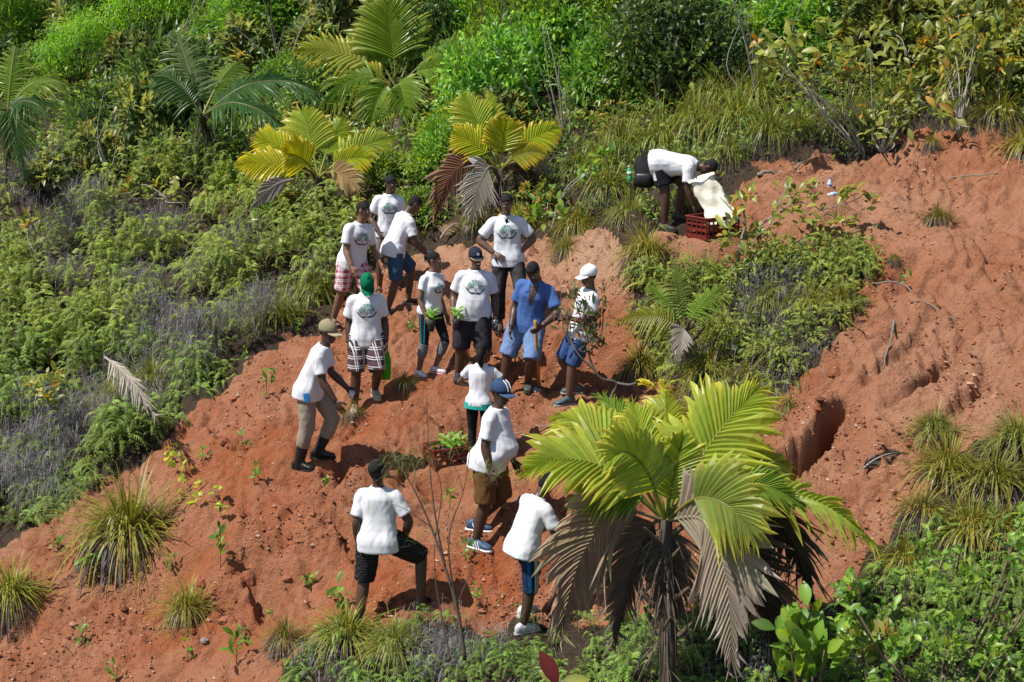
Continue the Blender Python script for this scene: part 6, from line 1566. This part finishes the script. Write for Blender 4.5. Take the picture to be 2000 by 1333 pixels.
Vv = P[:, None] + ico * r_[:, None, None] * rng.uniform(.6, 1.4, (n, 7, 3)); cc = np.array([(.25, .10, .055), (.31, .155, .097), (.18, .06, .03), (.38, .25, .17), (.12, .045, .026)])[rng.choice(5, n, p=[.35, .25, .2, .1, .1])]
mb.add(Vv.reshape(-1, 3), (np.arange(n)[:, None, None] * 7 + f_).reshape(-1, 3), np.repeat(cc, 7, 0)); mb.obj('loose_clods', M_SOILC)['kind'] = 'stuff'
mb = MB(); q, P = scatter(DIRT, 1500); k_ = (fbm(P[:, 0] * 2, P[:, 1] * 2, 64, 3) > .5) & isdirt(P[:, 0], P[:, 1]); P = onground(P[k_]) + [0, 0, .012]; n = len(P)
leaves(mb, P, unit(rng.normal(size=(n, 3)) * [1, 1, .25]), rng.uniform(.04, .11, n), rng.uniform(.012, .03, n), np.array([(.16, .11, .075), (.25, .19, .14), (.08, .055, .04), (.30, .2, .1)])[rng.integers(0, 4, n)], .2, .2); 
blades(mb, P[: n // 2] + [.05, .03, 0], unit(rng.normal(size=(n // 2, 3)) * [1, 1, .2]), rng.uniform(.08, .35, n // 2), .007, np.tile((.17, .13, .10), (n // 2, 1)), np.tile((.22, .18, .15), (n // 2, 1)), .2, 3)
mb.obj('leaf_litter', M_DEAD)['kind'] = 'stuff'
# roots and fallen branches
for pts, r0, lb in [([(1480, 362), (1530, 350), (1575, 335)], .03, 'grey fallen branch on the dirt below the olive shrubs'), ([(1700, 585), (1760, 575), (1800, 590), (1870, 610)], .014, 'exposed root crossing the right dirt'), ([(1745, 640), (1735, 690), (1720, 725)], .014, 'dark root hanging down the right dirt'), ([(1790, 420), (1800, 380), (1790, 330), (1795, 300)], .012, 'thin dead stem leaning on the upper right dirt'),
      ([(1000, 815), (1080, 822), (1140, 812)], .01, 'dry stick on the ledge below the hoe'), ([(900, 1280), (970, 1240), (1050, 1250)], .006, 'thin arched grass stalk above the foreground ferns'), ([(1195, 860), (1215, 800), (1260, 770)], .009, 'dry twig below the gnarled sapling'), ([(1850, 350), (1950, 340), (2010, 338)], .012, 'straight dry stem along the top of the right dirt')]:
    P = onground(hits([v[0] for v in pts], [v[1] for v in pts])) + [0, 0, r0 * .8]; o = P.mean(0); t = MB(); r1 = np.random.default_rng(int(pts[0][0]))
    t.add(*tube(spline(P - o, 16) + r1.normal(size=(16, 3)) * r0 * .5, np.linspace(r0, r0 * .35, 16), 6), (.2, .175, .15))
    ob = t.obj('fallen_branch', M_WOOD, None, True); ob.location = tuple(o); tag(ob, lb, 'branch', 'sticks and roots on the dirt')

for x, y, lb in [(1340, 120, 'pale bare branches sticking out of the tall dark shrub'), (1605, 60, 'grey bare twigs among the shrubs at the top right'), (230, 320, 'bare grey twigs over the glossy green shrubs'), (560, 130, 'bare brown twigs left of the tall green palm'), (1100, 250, 'grey bare twigs in the yellow-green shrubs right of the drooping palm'), (1760, 60, 'bare twigs behind the olive tree'), (330, 130, 'thin dead sapling before the feathery saplings'), (1480, 170, 'grey twigs over the long grass')]:
    b0 = hit(x, y + 40); D = proj(b0)[2]; r1 = np.random.default_rng(x); t = thing('dead_twigs', lb, 'dead branch', b0, 0, 'bare dead branches in the thicket')
    for i in range(6):
        e = np.array([r1.normal() * .7, r1.normal() * .3 - .5, r1.uniform(1.1, 2.2)]); mid = e * .5 + r1.normal(size=3) * .18; s_ = np.array([0, -.2, .1]) if i < 2 else mid * r1.uniform(.3, .9)
        b_ = MB(); b_.add(*tube(spline([s_, (s_ + e) / 2 + r1.normal(size=3) * .12, e], 10), np.linspace(.022 if i < 2 else .012, .004, 10), 5), (.27, .25, .23)); b_.obj('twig', M_WOOD, t, True)

# ------------------------------------------------------------------ things people carry and things on the ground
M_PLA = leafmat('plastic_surface', .4, .4, 0, 0)
def hw(i, nm):
    q = PROPS[i]; g, w, n, wr, d = q['hands'][nm]
    return q['W'](g), q['R'] @ w, q['R'] @ n, q['W'](wr), q['R'] @ d
def lathe(c, ax, prof, n=14):
    ax = unit(ax); s, nm = basis(ax[None]); s, nm = s[0], nm[0]
    return skin([ring(c + ax * z, s, nm, r, r, n, 0, 2) for z, r in prof])
# hoe
g, w, n, wr, d = hw(9, 'L'); foot = hit(1053, 764); foot[2] += .02; ax = unit(g - foot)
t = thing('hoe', 'wooden handled hoe stood on the ground in front of the man in blue shirt', 'hoe', foot); L_ = np.linalg.norm(g - foot) + .13
mb = MB(); mb.add(*tube([ax * .0, ax * L_ * .5, ax * L_], np.array([.021, .019, .021]), 10), (.36, .19, .04)); mb.obj('handle', M_PLA, t, True)
mb = MB(); mb.add(*tube([ax * -.03, ax * .09], .027, 10), (.05, .05, .055)); fw = np.array([-.6, -.8, 0])
mb.obj('socket', M_PLA, t, True); mb = MB(); fw = unit(fw - ax * np.dot(fw, ax)); sd = np.cross(ax, fw)
for z in (0,):
    V = [ax * .02 + fw * .01 + sd * s * .05 for s in (-1, 1)] + [fw * .20 - ax * .02 + sd * s * .085 for s in (-1, 1)]; V = V + [v - ax * .008 for v in V]
    mb.add(V, np.array([[0, 1, 3, 2], [4, 6, 7, 5], [0, 2, 6, 4], [1, 5, 7, 3], [2, 3, 7, 6], [0, 4, 5, 1]]), (.32, .29, .27))
mb.obj('hoe_blade', M_PLA, t)
# bottles
def bottle(c, ax, label, body=(.42, .48, .52), cap=(.05, .15, .5), h=.2, r=.032, group='plastic water bottles', lab=(.35, .5, .75)):
    t = thing('water_bottle', label, 'bottle', c, 0, group); ax = unit(ax); z0 = np.zeros(3)
    mb = MB(); mb.add(*lathe(z0, ax, [(0, r * .8), (.008, r), (h * .32, r), (h * .36, r * .92), (h * .40, r), (h * .68, r), (h * .82, r * .62), (h * .88, r * .4), (h * .93, r * .38)]), body); mb.obj('bottle_body', M_PLA, t, True)
    mb = MB(); mb.add(*lathe(ax * h * .91, ax, [(0, r * .46), (h * .08, r * .46), (h * .085, r * .3)]), cap); mb.obj('bottle_cap', M_PLA, t, True)
    mb = MB(); mb.add(*lathe(ax * h * .42, ax, [(0, r * 1.02), (h * .22, r * 1.02)], 14), lab); mb.obj('bottle_label', M_PLA, t, True)
g, w, n, wr, d = hw(3, 'R'); bottle(g - w * .08, w * .6 + np.array([0, 0, .8]), 'small clear bottle in the hand of the man leaning forward')
g, w, n, wr, d = hw(7, 'L'); bottle(g + np.array([0, -.01, -.10]), (0, 0, 1), 'dark bottle with pale band held by the stocky man in dark cap', (.04, .045, .06), (.03, .03, .03), .23, .036, None, (.5, .55, .6))
p = hit(1619, 372); bottle(p, (.05, 0, 1), 'clear bottle with blue cap standing on the dirt behind the olive shrub')
p = hit(1612, 392); bottle(p + [0, 0, .02], (.9, .2, .25), 'clear bottle tipped over in front of the standing one')
# seedlings in pots held in hands
def potted(c, label, h=.13, pot=(.02, .02, .022)):
    t = thing('potted_seedling', label, 'seedling', c, 0, 'seedlings in black nursery bags')
    mb = MB(); mb.add(*lathe(np.zeros(3), np.array([.1, 0, 1.]), [(-.09, .034), (-.08, .042), (0, .047), (.05, .049), (.055, .04)]), pot); mb.obj('nursery_bag', M_PLA, t, True)
    mb = MB(); mb.add(*tube([[0, 0, .04], [.01, 0, .1], [.03, 0, .05 + h]], .004, 6), (.12, .16, .04)); mb.obj('stem', M_PLA, t)
    for i in range(11):
        a = i * 2.4; dd = np.array([math.cos(a), math.sin(a), .5 + .3 * (i % 3)]); leafobj(t, 'seed', np.array([.02, 0, .06 + h * (i / 11)]), dd, np.array([-.2, -.5, 1]), .115, 1)
g, w, n, wr, d = hw(6, 'R'); potted(g + np.array([.03, -.05, -.01]), 'seedling in a black bag in the hand of the woman in leggings')
g, w, n, wr, d = hw(7, 'R'); potted(g + np.array([.02, -.06, -.03]), 'bright green seedling in a black bag held by the stocky man')
# green cloth in the hand of the man in green cap
g, w, n, wr, d = hw(4, 'L')
t = MB(); rs = []
for i in range(9):
    f = i / 8; c_ = np.array([.02 * math.sin(f * 3), -.012 * math.sin(f * 5), .05 - .46 * f]); rx, ry = .018 + .036 * math.sin(min(f * 1.25, 1) * PI * .62), .012 + .012 * f
    a_ = np.arange(16) * 2 * PI / 16; rr = 1 + .22 * np.sin(a_ * 5 + f * 4)
    rs.append(c_ + np.outer(np.cos(a_) * rx * rr, [.9, .3, 0]) + np.outer(np.sin(a_) * ry * rr, [-.3, .9, 0]))
t.add(*skin(rs), (.04, .32, .01)); o = t.obj('green_bag', cloth('green_cloth', (.04, .34, .01)), None, True); o.location = tuple(g); tag(o, 'bright green folded bag hanging from the hand of the man in green cap', 'bag')
# towel over the shoulder of the man in navy cap
q = PROPS[12]; pts = []
for i in range(10):
    s_ = -.04 + .50 * i / 9
    for u in (-.165, -.13, -.095):
        pts.append(q['W'](q['onto'](min(s_, .44), u, 0, .012 + .006 * math.sin(i * 1.7 + u * 60), True)))
pts = np.array(pts); t = MB(); o_ = pts.mean(0)
bk = pts - (q['R'] @ np.array([0, -1, 0])) * .008
t.add(np.r_[pts, bk] - o_, np.array([[3 * i + a, 3 * i + a + 1, 3 * i + a + 4, 3 * i + a + 3] for i in range(9) for a in (0, 1)] + [[30 + 3 * i + a + 3, 30 + 3 * i + a + 4, 30 + 3 * i + a + 1, 30 + 3 * i + a] for i in range(9) for a in (0, 1)] + [[3 * i, 3 * i + 3, 33 + 3 * i, 30 + 3 * i] for i in range(9)] + [[3 * i + 5, 3 * i + 2, 32 + 3 * i, 35 + 3 * i] for i in range(9)]))
o = t.obj('towel', cloth('green_towel', (.33, .52, .36)), None, True); o.location = tuple(o_); tag(o, 'pale green towel over the back shoulder of the man in navy cap', 'towel')
# sunglasses at the neckline of the man with hands on hips
q = PROPS[8]; c_ = q['W'](q['onto'](.43, 0, 0, .012)); t = thing('sunglasses', 'dark sunglasses hung on the neckline of the man with hands on hips', 'sunglasses', c_, q['root'].rotation_euler[2])
for s in (-1, 1):
    mb = MB(); mb.add(*skin([ring(np.array([.0, y, s * .034 - .02]), np.array([1., 0, 0]), np.array([0, 0, 1.]), .022 * a, .029 * a, 12, 0, 2.4) for y, a in ((-.004, .8), (0, 1), (.005, .9))]), (.01, .01, .012)); mb.obj('lens', M_PLA, t, True)
mb = MB(); mb.add(*tube([[0, .003, -.012], [.008, .006, -.02], [0, .003, -.028]], .004, 6), (.01, .01, .012)); mb.add(*tube([[-.02, .0, .03], [-.02, -.02, .06]], .003, 6), (.01, .01, .012)); mb.obj('bridge', M_PLA, t, True)
# camera in the hands of the person in white cap
g, w, n, wr, d = hw(10, 'R'); g2 = hw(10, 'L')[0]; c_ = (g + g2) / 2; q = PROPS[10]; t = thing('camera', 'dark compact camera held in front of the person in white cap', 'camera', c_, q['root'].rotation_euler[2])
mb = MB(); rounded(mb, (0, .03, .01), (.062, 0, 0), (0, .022, 0), (0, 0, .042), .25, (.015, .015, .018)); mb.obj('camera_body', M_PLA, t); mb = MB(); mb.add(*lathe(np.array([.01, .05, .005]), np.array([0, 1., 0]), [(0, .028), (.03, .026), (.034, .02)]), (.02, .02, .022)); mb.obj('lens', M_PLA, t, True)
# white cup and pouch of the man in boots
g, w, n, wr, d = hw(5, 'L'); t = MB(); t.add(*lathe(np.zeros(3), np.array([.2, -.2, 1.]), [(-.04, .026), (.04, .036), (.042, .033), (-.03, .024)]), (.72, .74, .76)); o = t.obj('paper_cup', M_PLA, None, True); o.location = tuple(g + np.array([.0, -.02, -.01])); tag(o, 'small white cup in the hand of the man in boots', 'cup')
q = PROPS[5]; J = q['J']; hp, kn, an = J['legR']; c_ = q['W'](hp + (kn - hp) * .12 + np.array([.125, .04, 0]) * q['k']); t = thing('phone', 'blue phone clipped to the trouser pocket of the man in boots', 'phone', c_, q['root'].rotation_euler[2])
mb = MB(); rounded(mb, (0, 0, 0), (.01, 0, 0), (0, .03, .008), (0, -.01, .05), .2, (.02, .16, .42)); mb.obj('phone_case', M_PLA, t)
# wrist watches
for i, nm, lb in ((8, 'L', 'silver watch on the wrist of the man with hands on hips'), (4, 'R', 'dark wristband of the man in green cap')):
    g, w, n, wr, d = hw(i, nm); mb = MB(); c_ = wr - d * .03; mb.add(*lathe(-d * .012, d, [(0, .037), (.012, .039), (.024, .037)]), (.45, .45, .46) if i == 8 else (.02, .02, .02)); o = mb.obj('wrist_watch', M_PLA, None, True); o.location = tuple(c_); tag(o, lb, 'watch')
# crates
def crate(c, deg, label, sz):
    t = thing('crate', label, 'crate', c, math.radians(deg), 'dark red plastic crates', sz); cl, cd_ = (.15, .020, .015), (.11, .015, .012)
    lx, ly, hz = .30, .20, .14
    for nm, s in (('long_side', -1), ('long_side', 1)):
        mb = MB()
        for z, hh in ((.03, .03), (.125, .02), (.185, .018), (.262, .022)): mb.add(*box((0, s * ly, z), (lx, 0, 0), (0, .008, 0), (0, 0, hh)), cl)
        for x in np.linspace(-lx + .02, lx - .02, 8): mb.add(*box((x, s * (ly + .004), .15), (.009, 0, 0), (0, .007, 0), (0, 0, .13)), cd_)
        mb.obj(nm, M_PLA, t)
    for s in (-1, 1):
        mb = MB()
        for z, hh in ((.03, .03), (.125, .02), (.262, .022), (.195, .012)): mb.add(*box((s * lx, 0, z), (.008, 0, 0), (0, ly - .01, 0), (0, 0, hh)), cl)
        for y in np.linspace(-ly + .02, ly - .02, 5): mb.add(*box((s * (lx + .004), y, .15), (.007, 0, 0), (0, .009, 0), (0, 0, .13)), cd_)
        mb.obj('short_side', M_PLA, t)
    mb = MB(); mb.add(*box((0, 0, .012), (lx - .01, 0, 0), (0, ly - .01, 0), (0, 0, .008)), cd_); mb.obj('bottom', M_PLA, t)
    mb = MB()
    for s in (-1, 1):
        mb.add(*tube([[-lx - .012, s * (ly + .01), .285], [lx + .012, s * (ly + .01), .285]], .013, 8), cl); mb.add(*tube([[s * (lx + .012), -ly - .01, .287], [s * (lx + .012), ly + .01, .287]], .013, 8), cl)
    mb.obj('rim', M_PLA, t)
    return t
for (c_, a_, l_), f_ in zip(CRATES, (1, .85)): crate(c_, a_, l_, f_)
c_ = CRATES[0][0]
for i in range(8):                                         # black nursery bags standing in the crate
    a_ = math.radians(38); x, y = -.24 + .12 * (i % 5), -.12 + .12 * (i // 5); p = c_ + np.array([x * math.cos(a_) - y * math.sin(a_), x * math.sin(a_) + y * math.cos(a_), .02])
    mb = MB(); mb.add(*lathe(np.zeros(3), np.array([0, 0, 1.]), [(0, .045), (.12, .05), (.16, .048), (.15, .04)], 10), (.06, .022, .018)); o = mb.obj('nursery_bag', M_PLA, None, True); o.location = tuple(p); tag(o, 'dark nursery bag of soil standing in the crate before the bent man', 'nursery bag', 'nursery bags in the crate')
c_ = CRATES[1][0]; a_ = math.radians(27)
for i in range(4):
    x, y = -.02 + .13 * (i % 2), -.08 + .15 * (i // 2); potted(c_ + np.array([x * math.cos(a_) - y * math.sin(a_), x * math.sin(a_) + y * math.cos(a_), .13]), 'yellow-green seedling in a black bag standing in the crate behind bare twigs', .16)
# white sack
a0, a1 = at(1372, 352, 20.35), at(1418, 440, 20.25); ax = a1 - a0; sd = unit(np.array([.93, -.1, .36])); up = unit(np.cross(sd, ax)); rs = []; r1 = np.random.default_rng(3)
for i in range(13):
    f = i / 12; wdt = .165 + .05 * f - .05 * (f > .9); th = .022 + .035 * math.sin(f * PI); an_ = np.arange(28) * 2 * PI / 28
    rr = 1 + .35 * np.sin(an_ * 5 + f * 9) + .22 * np.sin(an_ * 3 - f * 15) + .12 * r1.normal(size=28)
    rs.append(ax * f + up * .07 * math.sin(f * PI) + np.outer(np.cos(an_) * wdt * (1 + .07 * math.sin(f * 9) + .05 * r1.normal()), sd) + np.outer(np.sin(an_) * th * rr, up) + np.outer(.02 * np.sin(an_ * 3 + f * 3), unit(ax)))
mb = MB(); mb.add(*skin(rs, True)); t = thing('sack', 'cream plastic sack lying slanted over the crate by the bent man', 'sack', a0); mb.obj('sack_body', mat('cream_plastic', (.74, .70, .58), .45, .4, .06, 6, .5, 25), t, True)
mb = MB(); an_ = np.arange(28) * 2 * PI / 28
lip = [-unit(ax) * .02 + np.outer(np.cos(an_) * .185, sd) + np.outer(np.sin(an_) * .055, up), -unit(ax) * .055 + np.outer(np.cos(an_) * .185, sd) + np.outer(np.sin(an_) * .055 * (1 + .3 * np.sin(an_ * 3)), up), -unit(ax) * .02 + np.outer(np.cos(an_) * .19, sd) + np.outer(np.sin(an_) * .06, up)]
mb.add(*skin([l_ for l_ in lip], False)); mb.obj('sack_mouth', mat('cream_lip', (.76, .70, .58), .5, .3), t, True)
# backpack
p = at(1258, 358, 21.15); p[2] = max(H(p[0], p[1]), p[2] - .05); t = thing('backpack', 'black backpack with green bottle resting in the grass behind the bent man', 'backpack', p, math.radians(-15))
mb = MB(); an_ = np.arange(20) * 2 * PI / 20; rs = []
for z, rx, ry in ((0, .11, .07), (.03, .155, .11), (.10, .17, .13), (.18, .155, .12), (.27, .15, .115), (.35, .12, .085), (.41, .07, .05), (.43, .03, .03)): rs.append(ring(np.array([.03 * math.sin(z * 11), .01 * math.cos(z * 17), z]), np.array([1., .1, 0]), np.array([-.1, 1., .15]), rx, ry, 20, 0, 2.2) * (1 + .05 * np.sin(np.arange(20) * 1.9 + z * 30))[:, None])
mb.add(*skin(rs), (.014, .014, .016)); mb.obj('bag_body', mat('black_nylon', (.012, .012, .014), .8, .2, .3, 20, .6, 30), t, True)
mb = MB(); rs = [ring(np.array([0, -.10, z]), np.array([1., 0, 0]), np.array([0, 1., 0]), a_, b_, 14, 0, 2.8) for z, a_, b_ in ((.04, .09, .03), (.07, .12, .05), (.17, .12, .05), (.2, .09, .03))]; mb.add(*skin(rs), (.02, .02, .023)); mb.obj('front_pocket', M_PLA, t, True)
mb = MB(); mb.add(*tube(spline([[-.04, .05, .40], [-.03, .05, .48], [.03, .05, .48], [.04, .05, .40]], 10), .010, 6), (.02, .02, .02)); mb.obj('carry_loop', M_PLA, t, True)
for s in (-1, 1):
    mb = MB(); mb.add(*tube(spline([[s * .08, .11, .38], [s * .13, .17, .28], [s * .12, .16, .12], [s * .1, .1, .04]], 12), .016, 6), (.018, .018, .02)); mb.obj('shoulder_strap', M_PLA, t, True)
bottle(p + np.array([-.20, -.06, .08]), (-.1, 0, 1), 'green bottle tucked at the side of the black backpack', (.05, .35, .16), (.6, .62, .6), .22, .035, None, (.5, .6, .5))
# pale scrap on the ferns
p = hit(500, 475) + [0, 0, .45]; mb = MB(); an_ = np.arange(12) * 2 * PI / 12; r1 = np.random.default_rng(8)
mb.add(*skin([np.stack([np.cos(an_) * .055 * s * (1 + .15 * r1.normal(size=12)), np.sin(an_) * .045 * s, np.full(12, z)], -1) for z, s in ((-.02, .5), (0, 1.), (.012, .95), (.022, .4))]), (.72, .66, .52)); o = mb.obj('pale_fungus', M_PLA, None, True); o.location = tuple(p); tag(o, 'small cream cap resting on the ferns left of the yellow fan palm', 'fungus')
# stones
for px, py, s, lb in [(1185, 1120, .05, 'grey stone under the hanging brown frond'), (398, 1255, .05, 'small grey stone on the dirt below the round tussock'), (640, 1000, .05, 'reddish stone left of the man with his back turned'), (1748, 748, .07, 'pale stone in the hollow on the right dirt'), (1302, 770, .06, 'grey stone beside the small rosette plant'), (560, 1120, .06, 'rusty stone on the lower left dirt'), (905, 1130, .05, 'red stone near the bare sapling'), (440, 1225, .08, 'big clod beside the round tussock')]:
    p = hit(px, py); mb = MB(); r1 = np.random.default_rng(px); V = unit(r1.normal(size=(1, 3)))
    rs = [ring(np.array([0, 0, z * s]), np.array([1., 0, 0]), np.array([0, 1., 0]), s * a, s * a * .8, 9, 0, 2) * (1 + .10 * r1.normal(size=(9, 1))) for z, a in ((-.5, .6), (0, 1), (.4, .9), (.7, .45))]
    mb.add(*skin(rs), (.24, .2, .18) if 'grey' in lb or 'pale' in lb else (.26, .10, .06)); o = mb.obj('stone', M_SOILC, None, False); o.location = tuple(p); tag(o, lb, 'stone', 'stones on the dirt')
